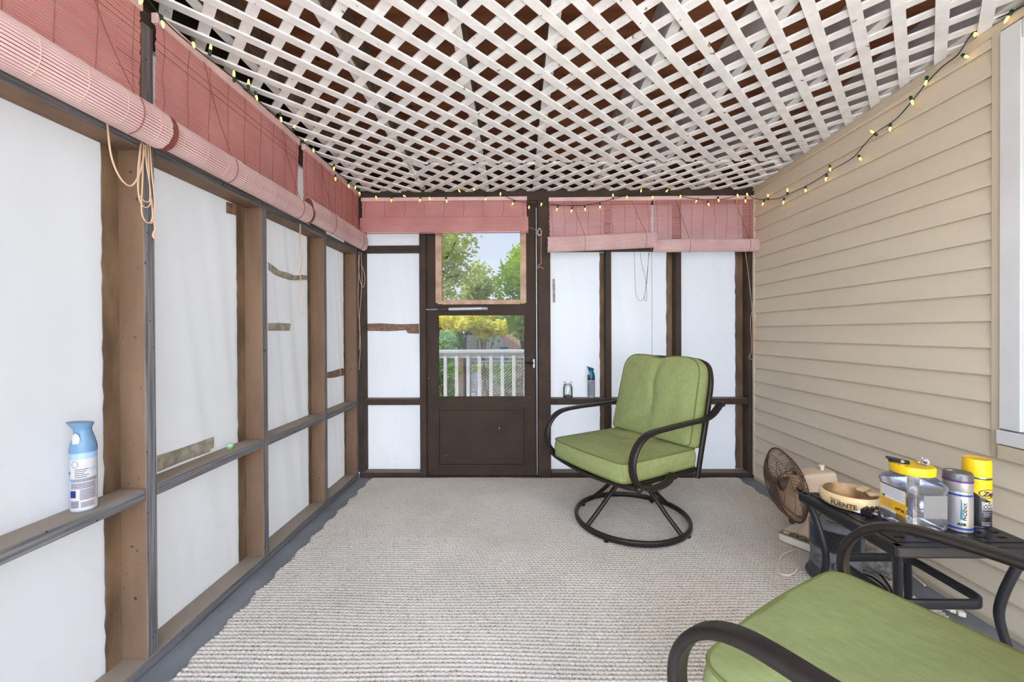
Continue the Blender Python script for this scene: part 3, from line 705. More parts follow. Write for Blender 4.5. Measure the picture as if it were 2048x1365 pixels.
# slatted crate-like screen next to it
q = P(922, 745, 6.9); sl = empty('slat_screen', (q.x, q.y, GZ), label='warm brown slatted wood screen left of the dark post', cat='screen')
for i in range(12):
    o = MB().box(q.x-.11, q.x+.05, q.y, q.y+.02, q.z-.16+i*.045, q.z-.16+i*.045+.032).build('slat', 'shed_wood'); o.parent = sl; o.matrix_parent_inverse = Matrix.Translation(-sl.location)
for X in (q.x-.10, q.x+.03):
    o = MB().box(X, X+.03, q.y+.021, q.y+.045, GZ, q.z+.40).build('upright', 'shed_wood'); o.parent = sl; o.matrix_parent_inverse = Matrix.Translation(-sl.location)
# propane tank
q = P(949, 757, 8.0); gt = empty('gas_tank', (q.x, q.y, GZ), label='white gas tank standing behind the chain link fence', cat='gas tank')
for mb_, nm, mm in ((MB().lathe([(.11,GZ),(.155,GZ+.06),(.155,q.z-.02),(.12,q.z+.04),(.05,q.z+.06)], 24, (q.x, q.y, 0)), 'tank', 'white_gloss'), (MB().lathe([(.07,q.z+.055),(.07,q.z+.13)], 20, (q.x, q.y, 0)), 'collar', 'white_gloss'), (MB().lathe([(.025,q.z+.06),(.025,q.z+.16)], 10, (q.x, q.y, 0)), 'valve', 'steel')):
    o = mb_.build(nm, mm, smooth=True); o.parent = gt; o.matrix_parent_inverse = Matrix.Translation(-gt.location)
# pot, teal bin
q = P(926, 797, 4.9); pt_ = empty('flower_pot', (q.x, q.y, q.z-.1), label='terracotta pot at the foot of the railing', cat='flower pot')
for mb_, nm in ((MB().lathe([(.03,q.z-.10),(.042,q.z-.02)], 20, (q.x, q.y, 0)), 'bowl'), (MB().lathe([(.047,q.z-.02),(.047,q.z)], 20, (q.x, q.y, 0)), 'rim')):
    o = mb_.build(nm, 'terracotta', smooth=True); o.parent = pt_; o.matrix_parent_inverse = Matrix.Translation(-pt_.location)
o = MB().box(q.x-.1, q.x+.1, q.y-.08, q.y+.08, -.1, q.z-.101).build('plant_stand', 'shed_wood', bevel=.004); tag(o, 'low wooden block under the terracotta pot', 'plant stand')
q = P(1008, 693, 11.8); tb = empty('garden_bin', (q.x, q.y, 0), label='teal plastic bin in front of the peach fence', cat='bin')
for mb_, nm in ((MB().box(q.x-.11, q.x+.11, q.y-.1, q.y+.1, -.3, q.z-.04), 'bin_body'), (MB().box(q.x-.125, q.x+.125, q.y-.115, q.y+.115, q.z-.039, q.z), 'lid')):
    o = mb_.build(nm, 'teal_plastic', bevel=.01); o.parent = tb; o.matrix_parent_inverse = Matrix.Translation(-tb.location)

# ================================================================== roll-up blinds
def blind(name, label, org, along, normal, width, ztop, zslat, roll=None, tilt=0., extra=None, group='pink slatted roll up blinds', strings=8, seed=0, hr=.032, solid=.90, fringe=.008):
    """roll-up slat blind. org = left top point (plan), along/normal unit plan vectors (normal points into the room)"""
    rnd = random.Random(seed); a = Vector((*along, 0)); nn = Vector((*normal, 0)); o0 = Vector((org[0], org[1], 0))
    root = empty(name, (org[0]+along[0]*width/2, org[1]+along[1]*width/2, zslat), label=label, cat='blind', group=group)
    def Bp(mb, nm, m, kind=None, **k):
        o = mb.build(nm, m, **k); o.parent = root; o.matrix_parent_inverse = Matrix.Translation(-root.location)
        if kind: tag(o, kind=kind)
        return o
    def slab(mb, s0, s1, d0, d1, z0a, z1a, z0b=None, z1b=None):
        z0b = z0a if z0b is None else z0b; z1b = z1a if z1b is None else z1b
        q = []
        for s, z0, z1 in ((s0, z0a, z1a), (s1, z0b, z1b)):
            for d, z in ((d0, z0), (d1, z0), (d1, z1), (d0, z1)): q.append(o0+a*s+nn*d+Vector((0,0,z)))
        mb.add(q, [(3,2,1,0),(4,5,6,7),(0,1,5,4),(1,2,6,5),(2,3,7,6),(3,0,4,7)])
    m = MB(); slab(m, 0, width, .0, .022, ztop-hr, ztop); Bp(m, 'headrail', 'blind_roll', bevel=.002)
    pit = .0092; m = MB(); z = ztop-hr-pit
    def sag(z): return tilt*(ztop-z)/(ztop-zslat)
    while z > zslat:
        j = rnd.uniform(-.0025, .0025); f = (ztop-z)/(ztop-zslat); d = .010+.004*math.sin(f*3+seed)+rnd.uniform(-.0006, .0006)
        g = pit*(solid if rnd.random() > .12+.25*max(0, f-.7)*(solid < .95) else solid-.13)
        slab(m, .004+j, width-.004+j, d, d+.0016, z+sag(z)*0, z+g, z+sag(z), z+g+sag(z)); z -= pit
    Bp(m, 'slat_panel', 'blind_slat', kind='stuff')
    m = MB(); k = strings
    for i in range(k+1):
        s = .03+(width-.06)*i/k; f = s/width
        m.tube([o0+a*(s+rnd.uniform(-.006,.006))+nn*(.0145+.004*math.sin(t*3+seed)+.0006)+Vector((0,0,ztop-hr-(ztop-hr-zslat)*t+tilt*f*t)) for t in (0,.25,.5,.75,1)], .0009, 4)
    Bp(m, 'warp_string', 'blind_string', kind='stuff')
    if roll:
        rx, rz, cd, zc0 = roll; ntn = max(24, int(2*PI*(rx+rz)/2/.0078)); m = MB(); core = MB(); cap = MB()
        ce_ = lambda s: o0+a*s+nn*cd+Vector((0,0,zc0+tilt*s/width))
        for i in range(ntn):
            t0, t1 = 2*PI*i/ntn, 2*PI*(i+.76)/ntn; q = []
            for s in (-.012+rnd.uniform(-.002,.002), width+.012+rnd.uniform(-.002,.002)):
                for t, k_ in ((t0,1),(t1,1),(t1,.965),(t0,.965)): q.append(ce_(s)+nn*rx*k_*math.cos(t)+Vector((0,0,rz*k_*math.sin(t))))
            m.add(q, [(3,2,1,0),(4,5,6,7),(0,1,5,4),(1,2,6,5),(2,3,7,6),(3,0,4,7)])
        Bp(m, 'roll', 'blind_roll', kind='stuff')
        for s in (-.008, width+fringe): core.v += [tuple(ce_(s)+nn*rx*.955*math.cos(2*PI*i/32)+Vector((0,0,rz*.955*math.sin(2*PI*i/32)))) for i in range(32)]
        core.f += [tuple(range(32)), tuple(range(32,64))]+[(i,(i+1)%32,32+(i+1)%32,32+i) for i in range(32)]
        Bp(core, 'roll_core', 'blind_dark', smooth=True)
        for s in (-.0085, width+fringe+.0005):
            for rr in (.92, .72, .5, .28):
                cap.tube([ce_(s)+nn*rx*rr*math.cos(2*PI*i/28)+Vector((0,0,rz*rr*math.sin(2*PI*i/28))) for i in range(28)], .0028, 5, closed=True)
        Bp(cap, 'roll_end', 'blind_dark', kind='stuff', smooth=True)
        m = MB()
        for i in range(k+1):
            s = .03+(width-.06)*i/k
            m.tube([ce_(s)+nn*(rx+.0008)*math.cos(t)+Vector((0,0,(rz+.0008)*math.sin(t))) for t in [1.4-2.6*j/10 for j in range(11)]], .0008, 4)
        Bp(m, 'roll_string', 'cord_beige', kind='stuff')
    if extra:
        for d, z0, z1 in extra:
            m = MB(); z = z1-pit
            while z > z0: slab(m, .0, width+.008, d, d+.0016, z, z+pit*.97); z -= pit
            slab(m, .0, width+.008, d-.012, d, z0, z0+.006)
            Bp(m, 'folded_slats', 'blind_slat', kind='stuff')
    # pull cords lying over slats and under the roll
    if roll:
        for s in (.22*width, .80*width):
            pts = [o0+a*s+nn*.026+Vector((0,0,ztop-hr)), o0+a*(s+.05)+nn*.03+Vector((0,0,(ztop+zslat)/2))]
            pts += [ce_(s+.09)+nn*(rx+.003)*math.cos(t)+Vector((0,0,(rz+.003)*math.sin(t))) for t in (1.2,.6,0,-.6,-1.1,-1.5)]
            Bp(MB().tube(spline(pts, 5), .0014, 6), 'lift_cord', 'blind_string', smooth=True)
    return root, Bp
bx = XL+.025
bA, BpA = blind('rollup_blind', 'pink slatted roll up blind nearest the camera on the left wall', (bx, .36), (0,1), (1,0), .895, 2.145, 1.79, roll=(.047, .060, .056, 1.750), seed=1, fringe=.034)
bB, BpB = blind('rollup_blind', 'pink slatted roll up blind in the middle of the left wall', (bx, 1.305), (0,1), (1,0), .865, 2.150, 1.80, roll=(.039, .053, .046, 1.757), seed=2, fringe=.034)
bC, BpC = blind('rollup_blind', 'pink slatted roll up blind in the far left corner of the left wall', (bx, 2.22), (0,1), (1,0), .785, 2.150, 1.84, roll=(.034, .066, .041, 1.786), seed=3)
BY = YF-.022
xd0 = at(724, 420, Y=BY).x; xd1 = at(1054, 420, Y=BY).x
zd = lambda y, Y=BY: at(900, y, Y=Y).z
bD, BpD = blind('rollup_blind', 'pink slatted blind folded up above the storm door', (xd0, BY), (1,0), (0,-1), xd1-xd0, zd(396), zd(440), extra=[(.040, zd(458), zd(438)), (.052, zd(470), zd(453))], seed=4, hr=.028, solid=.97)
xe0 = at(1097, 440, Y=BY).x; xe1 = at(1303, 440, Y=BY).x
zE = at(1200, 396, Y=BY).z
bE, BpE = blind('rollup_blind', 'pink roll up blind hanging crooked right of the door post', (xe0, BY), (1,0), (0,-1), xe1-xe0, zE, zd(484), roll=(.040, .058, .048, zd(491, BY-.05)), tilt=.030, seed=5, hr=.028, solid=.74)
xf0 = at(1305, 440, Y=BY).x; xf1 = at(1509, 440, Y=BY).x
bF, BpF = blind('rollup_blind', 'pink roll up blind in the far right corner by the siding', (xe1+.006, BY+.006), (1,0), (0,-1), xf1-xe1-.016, at(1400, 393, Y=BY).z, zd(489), roll=(.036, .048, .044, zd(494, BY-.05)), seed=6, hr=.028, solid=.74)
def cordpx(pts, Bp, r=.0016, m='cord_beige', name='pull_cord', X=None, Y=None, n=6):
    Bp(MB().tube(spline([at(a, b, X=X, Y=Y) if len(p_) == 2 else at(a, b, X=p_[2] if X else None, Y=p_[2] if Y else None) for p_ in pts for a, b in [p_[:2]]], n), r, 6), name, m, smooth=True)
# near-left bundle of cords hanging at the first post
for k, pts in enumerate(([(178,0),(190,90),(207,180),(214,240),(222,310),(240,355),(262,372),(280,345),(290,300)],
            [(283,285),(279,330),(277,385),(284,410),(296,414),(302,395),(294,330),(290,290)],
            [(287,288),(285,360),(283,420),(289,440),(299,446),(305,430),(300,370),(293,330),(292,290)],
            [(296,290),(298,350),(303,400),(306,440),(302,447)], [(300,290),(303,340),(309,400),(307,430),(310,460),(309,475)],
            [(281,290),(276,340),(276,380),(281,395),(293,404),(300,396),(298,340),(296,290)])):
    cordpx(pts, BpA, .0019 if k else .0024, X=XL+.02)
cordpx([(309,462),(306,472),(311,478),(308,468)], BpA, .003, X=XL+.02, name='cord_knot')
cordpx([(600,448),(598,500),(595,530),(600,545),(605,520),(602,480),(601,448)], BpB, .0016, X=XL+.01)
cordpx([(600,470),(601,560),(598,600),(599,625),(604,631),(608,618),(604,590),(601,540)], BpB, .0016, X=XL+.01)
for pts in ([(718,503),(717,530),(720,560),(726,575),(730,560),(727,540),(722,530)], [(722,505),(724,560),(719,640),(721,690),(718,740)], [(719,510),(716,600),(720,660),(718,700)]):
    cordpx(pts, BpC, .002, Y=YF-.012)
cordpx([(1058,455),(1066,458),(1078,463)], BpD, .0012, Y=BY)
cordpx([(1075,465),(1079,472),(1083,465),(1079,457),(1075,465),(1077,471),(1081,470)], BpD, .0035, Y=YF-.02, name='cord_coil')
cordpx([(1083,465),(1082,490),(1082,515),(1082,527),(1076,532),(1073,538),(1080,534),(1087,538)], BpD, .0018, Y=YF-.02)
cordpx([(1268,465),(1269,520),(1270,560),(1272,590),(1280,602),(1287,597),(1291,580),(1295,540),(1299,498)], BpE, .0012, 'cord_dark', Y=BY-.03)
cordpx([(1278,470),(1282,520),(1290,555),(1293,580),(1293,600),(1289,601),(1290,585),(1294,560),(1298,500)], BpE, .0012, 'cord_dark', Y=BY-.03)
cordpx([(1303,498),(1304,600),(1304,715),(1304,800)], BpE, .0012, 'cord_dark', Y=BY-.03)
cordpx([(1473,398),(1476,450),(1487,480),(1498,560),(1504,620),(1506,700)], BpF, .0016, Y=BY-.02)
cordpx([(1504,625),(1501,640),(1503,700),(1498,715),(1506,718),(1509,690),(1508,640),(1504,622)], BpF, .0016, Y=BY-.02)
# ================================================================== string lights
sl_ = empty('string_lights', (0, 2.9, 2.2), label='green wire string of small warm lights looped round the ceiling edge', cat='string lights')
def SLp(mb, nm, m, parent=None, **k):
    o = mb.build(nm, m, smooth=True, **k); o.parent = parent or sl_; o.matrix_parent_inverse = Matrix.Translation(-sl_.location); return o
LX, FY, RX = XL+.075, YF-.06, XR-.028
Lp = [(270,-38),(318,28),(350,62),(395,100),(440,135),(472,160),(510,196),(556,236),(600,278),(640,312),(675,345),(705,370),(722,386)]
Fp = [(745,389),(790,391),(850,390),(915,386),(960,388),(1000,389),(1030,401),(1062,407),(1100,409),(1145,412),(1172,410),(1200,405),(1230,397),(1262,390),(1300,386),(1330,387),(1362,393),(1400,399),(1440,399),(1462,395),(1476,390),(1496,391)]
Rp = [(1512,398),(1540,399),(1560,396),(1575,389),(1611,373),(1640,356),(1662,341),(1705,316),(1730,288),(1753,265),(1790,240),(1822,205),(1850,170),(1883,135),(1915,110),(1935,80),(1960,52),(2015,28),(2075,-5)]
path = [at(a, b, X=LX) for a, b in Lp]+[at(a, b, Y=FY) for a, b in Fp]+[at(a, b, X=RX) for a, b in Rp]
SLp(MB().tube(spline(path, 5), .0022, 6), 'cord', 'light_wire')
bulbsL = [(282,2),(325,46),(387,88),(421,97),(468,150),(497,167),(513,194),(562,237),(588,255),(609,281),(627,300),(668,336),(671,357),(697,371),(711,374),(719,386)]
bulbsF = [(752,394),(783,400),(808,392),(840,400),(859,396),(893,401),(919,383),(948,380),(971,397),(1001,387),(1026,407),(1058,414),(1083,408),(1114,418),(1143,421),(1170,418),(1200,413),(1226,392),(1254,394),(1282,383),(1305,394),(1333,383),(1361,392),(1393,402),(1417,408),(1437,400),(1475,390),(1494,388),(1491,401)]
bulbsR = [(1526,407),(1536,393),(1567,404),(1575,382),(1611,380),(1652,357),(1660,338),(1720,317),(1746,265),(1780,257),(1824,203),(1852,164),(1932,113),(1950,68),(2015,36)]
sock0 = bulb0 = None
def smp():
    out = []
    for i in range(len(path)-1):
        for k in range(8): out.append(path[i].lerp(path[i+1], k/8))
    return out
PTS = smp()
for grp, kw in ((bulbsL, ('X', LX+.004)), (bulbsF, ('Y', FY-.004)), (bulbsR, ('X', RX-.006))):
    for a, b in grp:
        tip = at(a, b, **{kw[0]: kw[1]})
        q = min(PTS, key=lambda p_: (p_-tip).length); d = tip-q
        if d.length < .012: d = Vector((random.uniform(-.3,.3), random.uniform(-.3,.3), -1))
        d.normalize(); base = tip-d*.020
        M = Matrix.Translation(base) @ d.to_track_quat('Z', 'Y').to_matrix().to_4x4()
        if sock0 is None:
            sock0 = MB().lathe([(.004,-.006),(.0056,-.004),(.0056,.013),(.0046,.015)], 10).build('socket', 'light_socket', smooth=True)
            bulb0 = MB().lathe([(.0040,.013),(.0044,.020),(.0043,.026),(.003,.033),(.0006,.037)], 10).build('bulb', 'light_bulb', smooth=True)
            so, bo = sock0, bulb0
        else:
            so, bo = sock0.copy(), bulb0.copy(); C.objects.link(so); C.objects.link(bo)
        so.parent = sl_; bo.parent = so
        so.matrix_basis = Matrix.Translation(-sl_.location) @ M; bo.matrix_basis = Matrix.Identity(4)
        so.matrix_parent_inverse = Matrix.Identity(4); bo.matrix_parent_inverse = Matrix.Identity(4)

# ================================================================== swivel chairs
def cushion(outline, th, puff, seed, wrinkle=.004, crease=None, rings=16, dent=None):
    """outline: closed list of (u,v); returns (mesh builder, piping loops) with thickness along w"""
    n = len(outline); cx = sum(p[0] for p in outline)/n; cv = sum(p[1] for p in outline)/n
    m = MB(); top = []; S = [1-(i/rings)**1.15 for i in range(rings)]
    def hgt(u, v, s):
        h = th/2+puff*(1-s**3)
        e = 1-s**6
        h += e*wrinkle*noise.noise(Vector((u*7+seed, v*7, seed)))
        h += e*wrinkle*.7*noise.noise(Vector((u*17+seed, v*15, seed+4)))
        if crease: h += e*crease(u, v)
        return h
    for sgn in (1, -1):
        base = len(m.v)
        for s in S:
            for (u, v) in outline:
                uu, vv = cx+(u-cx)*s, cv+(v-cv)*s
                z = (hgt(uu, vv, s) if sgn > 0 else th/2+puff*.4*(1-s**3))*sgn
                m.v.append((uu, vv, z))
        m.v.append((cx, cv, (hgt(cx, cv, 0) if sgn > 0 else th/2+puff*.4)*sgn))
        for r in range(rings-1):
            for i in range(n):
                j = (i+1) % n; f = (base+r*n+i, base+r*n+j, base+(r+1)*n+j, base+(r+1)*n+i); m.f.append(f if sgn > 0 else f[::-1])
        for i in range(n):
            f = (base+(rings-1)*n+i, base+(rings-1)*n+(i+1) % n, base+rings*n); m.f.append(f if sgn > 0 else f[::-1])
        top.append(base)
    # bulging side band
    K = 5; prev = [top[1]+i for i in range(n)]
    for k in range(1, K+1):
        if k == K: cur = [top[0]+i for i in range(n)]
        else:
            t = k/K; cur = []
            for (u, v) in outline:
                d = Vector((u-cx, v-cv)).normalized()*.010*math.sin(PI*t); m.v.append((u+d.x, v+d.y, -th/2+th*t)); cur.append(len(m.v)-1)
        for i in range(n):
            j = (i+1) % n; m.f.append((prev[i], prev[j], cur[j], cur[i]))
        prev = cur
    return m
def rpoly(corners, radii, n=8, bow=None):
    out = []; N = len(corners)
    for i in range(N):
        p = Vector(corners[i]); a = Vector(corners[i-1]); b = Vector(corners[(i+1) % N]); r = radii[i]
        d1 = (a-p).normalized(); d2 = (b-p).normalized(); s = p+d1*r; e = p+d2*r
        for k in range(n+1):
            t = k/n; out.append(tuple((1-t)**2*s+2*t*(1-t)*p+t*t*e))
        if True:
            q = Vector(corners[(i+1) % N])+(p-Vector(corners[(i+1) % N])).normalized()*radii[(i+1) % N]
            for k in range(1, 12): out.append(tuple(e.lerp(q, k/12)))
    return out
def make_chair(name, loc, rz, label, tilt=0.):
    Mt = Matrix.Translation((0,0,.30)) @ Matrix.Rotation(-tilt, 4, 'Y') @ Matrix.Translation((0,0,-.30))   # rocked back on its base
    root = empty(name, loc, rz, label=label, cat='chair', group='green cushioned swivel patio chairs')
    def H_(mb, nm, m, parent=None, **k):
        if nm not in ('base_ring', 'glide', 'spoke', 'swivel_hub'): mb.xf(Mt)
        o = mb.build(nm, m, **k); o.parent = parent or root; return o
    R = .315; prof = rrect(.020, .030, .35)
    H_(MB().sweep([(R*math.cos(2*PI*i/56), R*math.sin(2*PI*i/56), .024) for i in range(56)], prof, closed=True), 'base_ring', 'metal_brown', smooth=True)
    for a in (20, 110, 200, 290):
        a = math.radians(a); H_(MB().lathe([(.012,0),(.012,.010)], 12, (R*math.cos(a), R*math.sin(a), 0)), 'glide', 'cord_black')
    for a in (-6, 99, 179, 274):
        a = math.radians(a); c_, s_ = math.cos(a), math.sin(a)
        pts = spline([(r*c_, r*s_, z) for r, z in ((.030,.262),(.065,.250),(.14,.185),(.22,.105),(.305,.028))], 6)
        H_(MB().tube(pts, .0125, 10), 'spoke', 'metal_brown', smooth=True)
    H_(MB().lathe([(.030,.235),(.040,.245),(.040,.275),(.030,.285),(.030,.330)], 20), 'swivel_hub', 'metal_brown', smooth=True)
    H_(MB().box(-.13,.13,-.10,.10,.318,.332), 'rocker_plate', 'metal_brown', bevel=.004)
    # seat frame
    fr = [(.325,-.285),(.325,.285),(-.20,.285),(-.20,-.285)]
    loop = [(x, y, .345) for x, y in rpoly(fr, [.05]*4, 5)]
    H_(MB().sweep(loop, rrect(.022, .022, .35), closed=True), 'seat_frame', 'metal_brown', smooth=True)
    fb = spline([(.315,-.335,.352),(.335,-.25,.345),(.348,0,.335),(.335,.25,.345),(.315,.335,.352)], 6)
    H_(MB().tube(fb, .0115, 10), 'front_bar', 'metal_brown', smooth=True)
    for s in (-1, 1): H_(MB().ball((.312, s*.342, .353), .018), 'scroll_end', 'metal_brown', smooth=True)
    for y in (-.14, 0, .14): H_(MB().box(-.19,.31,y-.015,y+.015,.352,.357), 'seat_strap', 'cord_black')
    # arms
    for s in (-1, 1):
        ap = [(-.335,.690),(-.27,.642),(-.19,.620),(-.06,.616),(.11,.612),(.235,.602),(.305,.568),(.345,.510),(.352,.445),(.330,.388),(.280,.352),(.20,.336),(.12,.347),(.065,.370)]
        pts = spline([(x, s*(.330+(.01 if .1 < x else 0)), z) for x, z in ap], 6)
        H_(MB().sweep(pts, rrect(.042, .020, .45), up=(0,1,0) if False else (0,s,0) if False else 'free'), 'arm', 'metal_brown', smooth=True)
        H_(MB().tube([(-.335, s*.318, .690), (-.335, s*.352, .690)], .013, 10), 'scroll_end', 'metal_brown', smooth=True)
        H_(MB().tube([(.065, s*.315, .370), (.065, s*.352, .370)], .014, 10), 'scroll_end', 'metal_brown', smooth=True)
    # back frame
    bp = [(-.185,-.295,.300),(-.215,-.300,.45),(-.275,-.300,.68),(-.320,-.285,.84),(-.342,-.22,.915),(-.350,0,.925),(-.342,.22,.915),(-.320,.285,.84),(-.275,.300,.68),(-.215,.300,.45),(-.185,.295,.300)]
    H_(MB().sweep(spline(bp, 6), rrect(.020, .030, .4), up='free'), 'back_frame', 'metal_brown', smooth=True)
    for z, x in ((.50,-.232), (.72,-.29)): H_(MB().tube([(x, -.295, z), (x-.012, 0, z), (x, .295, z)], .008, 8), 'back_bar', 'metal_brown', smooth=True)
    # seat cushion
    sc_ = rpoly([(.345,-.282),(.345,.282),(-.19,.285),(-.19,-.285)], [.05,.05,.03,.03])
    sc_ = [(u+(.018*(1-(v/.29)**2) if u > .2 else 0), v) for u, v in sc_]
    def crs(u, v):
        d = math.hypot(u-.02, v+.02); return -.012*math.exp(-(d/.07)**2)+.010*math.sin(34*(u*.8+v*.35))*math.exp(-((u+.03)/.12)**2-(v/.16)**2)
    m = cushion(sc_, .095, .020, 3, .006, crs); m.xf(Matrix.Translation((0,0,.4095)))
    sc = H_(m, 'seat_cushion', 'cushion', smooth=True, angle=60)
    for z in (.4095+.046, .4095-.046): H_(MB().tube([(u*1.005, v*1.005, z) for u, v in sc_], .0042, 6, closed=True), 'piping', 'piping', parent=sc, smooth=True)
    # back cushion: u across, v up, w forward
    bc = rpoly([(-.285,0),(.285,0),(.275,.485),(-.275,.485)], [.03,.03,.11,.11])
    bc = [(u, v-(.016*math.exp(-(u/.06)**2) if v > .40 else 0)) for u, v in bc]
    def cr2(u, v): return -.014*math.exp(-((u-.01*math.sin(v*14))/.020)**2)*(.5+v)-.006*math.exp(-((u-.14)/.05)**2)*v+.005*math.sin(26*u+9*v)*max(0, .22-v)*3
    m = cushion(bc, .088, .022, 8, .006, cr2)
    th = math.radians(14); up = Vector((-math.sin(th), 0, math.cos(th))); fw = Vector((math.cos(th), 0, math.sin(th)))
    M = Matrix(((0, up.x, fw.x, -.178), (1, up.y, fw.y, 0), (0, up.z, fw.z, .462), (0,0,0,1))); m.xf(M)
    b = H_(m, 'back_cushion', 'cushion', smooth=True, angle=60)
    for w_ in (.043, -.043): H_(MB().tube([M @ Vector((u*1.004, v, w_)) for u, v in bc], .0042, 6, closed=True), 'piping', 'piping', parent=b, smooth=True)
    return root
make_chair('swivel_chair', (.656, 2.34, .0165), math.radians(211), 'green cushioned swivel rocking chair facing the room by the far wall')
make_chair('swivel_chair', (.757, .613, .0170), math.radians(121.5), 'green cushioned swivel chair cut off at the lower right corner', math.radians(2.4))

# ================================================================== side table
TZ = .465; tx0, tx1, ty0, ty1 = 1.118, 1.552, 1.205, 1.622
tb_ = empty('side_table', (1.335, 1.413, 0), label='black metal side table with a slotted top beside the siding', cat='table')
def T(mb, nm, m='metal_black', **k):
    o = mb.build(nm, m, **k); o.parent = tb_; o.matrix_parent_inverse = Matrix.Translation(-tb_.location); return o
# slotted top plate: strips and cross webs leave real slots
rows = 11; m = MB(); ix0, ix1, iy0, iy1 = tx0+.03, tx1-.03, ty0+.03, ty1-.03; dyy = (iy1-iy0)/rows; cols = 6; dxx = (ix1-ix0)/cols
for r in range(rows):
    y0 = iy0+r*dyy; m.box(ix0, ix1, y0, y0+dyy*.62, TZ-.006, TZ)
    for c_ in range(cols+1):
        xx = ix0+c_*dxx+(dxx*.35 if r % 2 else 0); x0, x1 = max(ix0, xx-.017), min(ix1, xx+.017)
        if x1 > x0: m.box(x0, x1, y0+dyy*.62, y0+dyy, TZ-.006, TZ)
T(m, 'top_plate', 'metal_black')
fp = [(-.0,-.014),(.014,-.012),(.018,.0),(.012,.010),(0,.013),(-.016,.010),(-.018,-.012)]
for a, b in (((tx0+.015,ty0+.0),(tx0+.015,ty1-.0)), ((tx1-.015,ty0),(tx1-.015,ty1)), ((tx0,ty0+.015),(tx1,ty0+.015)), ((tx0,ty1-.015),(tx1,ty1-.015))):
    T(MB().beam((*a, TZ-.0185), (*b, TZ-.0185), .036, .034), 'rim', bevel=.008)
cx_, cy2 = (tx0+tx1)/2, (ty0+ty1)/2
for sx_ in (-1, 1):
    for sy_ in (-1, 1):
        X0, Y0 = cx_+sx_*.195, cy2+sy_*.188
        pts = spline([(cx_+sx_*a_, cy2+sy_*b_, z) for a_, b_, z in ((.195,.186,TZ-.028),(.176,.168,.37),(.158,.150,.27),(.156,.148,.20),(.175,.166,.10),(.205,.196,.024))], 6)
        T(MB().tube(pts, .0125, 10), 'leg', smooth=True)
ring = [(x, y, .245) for x, y in rpoly([(cx_-.140,cy2-.132),(cx_+.140,cy2-.132),(cx_+.140,cy2+.132),(cx_-.140,cy2+.132)], [.05]*4, 7)]
T(MB().sweep(ring, rrect(.012, .030, .3), closed=True), 'stretcher_ring', smooth=True)

# ================================================================== things on the table
def wrap(VF, R, a0, z0, c, e=.0006, ex=1., ey=1.):
    V, F = VF; out = []
    bm = bmesh.new(); bv = [bm.verts.new(v) for v in V]
    for f in F:
        try: bm.faces.new([bv[i] for i in f])
        except ValueError: pass
    for it in range(5):      # print follows the curve: split anything long
        ed = [e for e in bm.edges if abs(e.verts[0].co.x-e.verts[1].co.x) > .0055]
        if not ed: break
        bmesh.ops.triangulate(bm, faces=bm.faces); ed = [e for e in bm.edges if abs(e.verts[0].co.x-e.verts[1].co.x) > .0055]
        bmesh.ops.subdivide_edges(bm, edges=ed, cuts=1)
    bm.verts.index_update(); V = [tuple(v.co) for v in bm.verts]; F = [tuple(v.index for v in f.verts) for f in bm.faces]; bm.free()
    for x, y, z in V:
        a = a0+x/R; out.append((c[0]+(R*ex+e)*math.cos(a), c[1]+(R*ey+e)*math.sin(a), c[2]+z0+y))
    return MB().add(out, F)
def quadstrip(x0, x1, y0, y1, n=6):
    V = []; F = []
    for i in range(n+1):
        x = x0+(x1-x0)*i/n; V += [(x, y0, 0), (x, y1, 0)]
    return V, [(2*i, 2*i+2, 2*i+3, 2*i+1) for i in range(n)]
def child(root, mb, nm, m, label=None, kind=None, **k):
    o = mb.build(nm, m, **k); o.parent = root; o.matrix_parent_inverse = root.matrix_basis.inverted() if False else Matrix.Translation(-root.location)
    return tag(o, label, kind=kind)
# --- ashtray
mat('ash_cream', lin(232,206,160), .25, col2=lin(214,176,120), nscale=9, bump=.05)
mat('ash_inside', lin(206,168,118), .3, col2=lin(120,84,52), nscale=14, detail=6)
mat('print_brown', lin(70,48,26), .5); mat('print_black', lin(18,18,22), .5); mat('print_white', lin(240,238,235), .5)
ac = Vector((1.222, 1.50, TZ)); at_ = empty('ashtray', ac, label='round cream ceramic ashtray with brown lettering on the table', cat='ashtray')
prof = [(.060,.000),(.078,.003),(.088,.012),(.092,.028),(.090,.046),(.084,.052),(.078,.049)]
child(at_, MB().lathe(prof, 56, ac, cap=True, top=False), 'bowl', 'ash_cream', smooth=True, angle=70)
inn = [(.0781,.0495),(.072,.040),(.066,.022),(.050,.0165),(.001,.0160)]
o = MB().lathe(inn, 56, ac+Vector((0,0,.003)), cap=False); child(at_, o, 'bowl_lining', 'ash_inside', smooth=True, angle=80)
for k, a in enumerate((-22, 18)):
    a = math.radians(a); child(at_, MB().beam(ac+Vector((.050*math.cos(a), .050*math.sin(a), .046)), ac+Vector((.091*math.cos(a), .091*math.sin(a), .051)), .030, .014), 'cigar_rest', 'ash_cream', bevel=.006)
child(at_, wrap(text_mesh('FUENTE', .021, bold=.0006), .0915, math.radians(196), .016, ac, .0012), 'lettering', 'print_brown', label='dark brown FUENTE lettering')
child(at_, wrap(text_mesh('Arturo', .012, shear=.3), .0915, math.radians(193), .032, ac, .0012), 'lettering', 'print_brown')
m = MB()
for k in range(8):
    a = math.radians(256+k*5.0); m.ball((ac.x+.0915*math.cos(a), ac.y+.0915*math.sin(a), ac.z+.024+.004*(k % 2)), .0055, 6)
child(at_, m, 'relief_band', 'print_brown', kind='stuff', smooth=True)
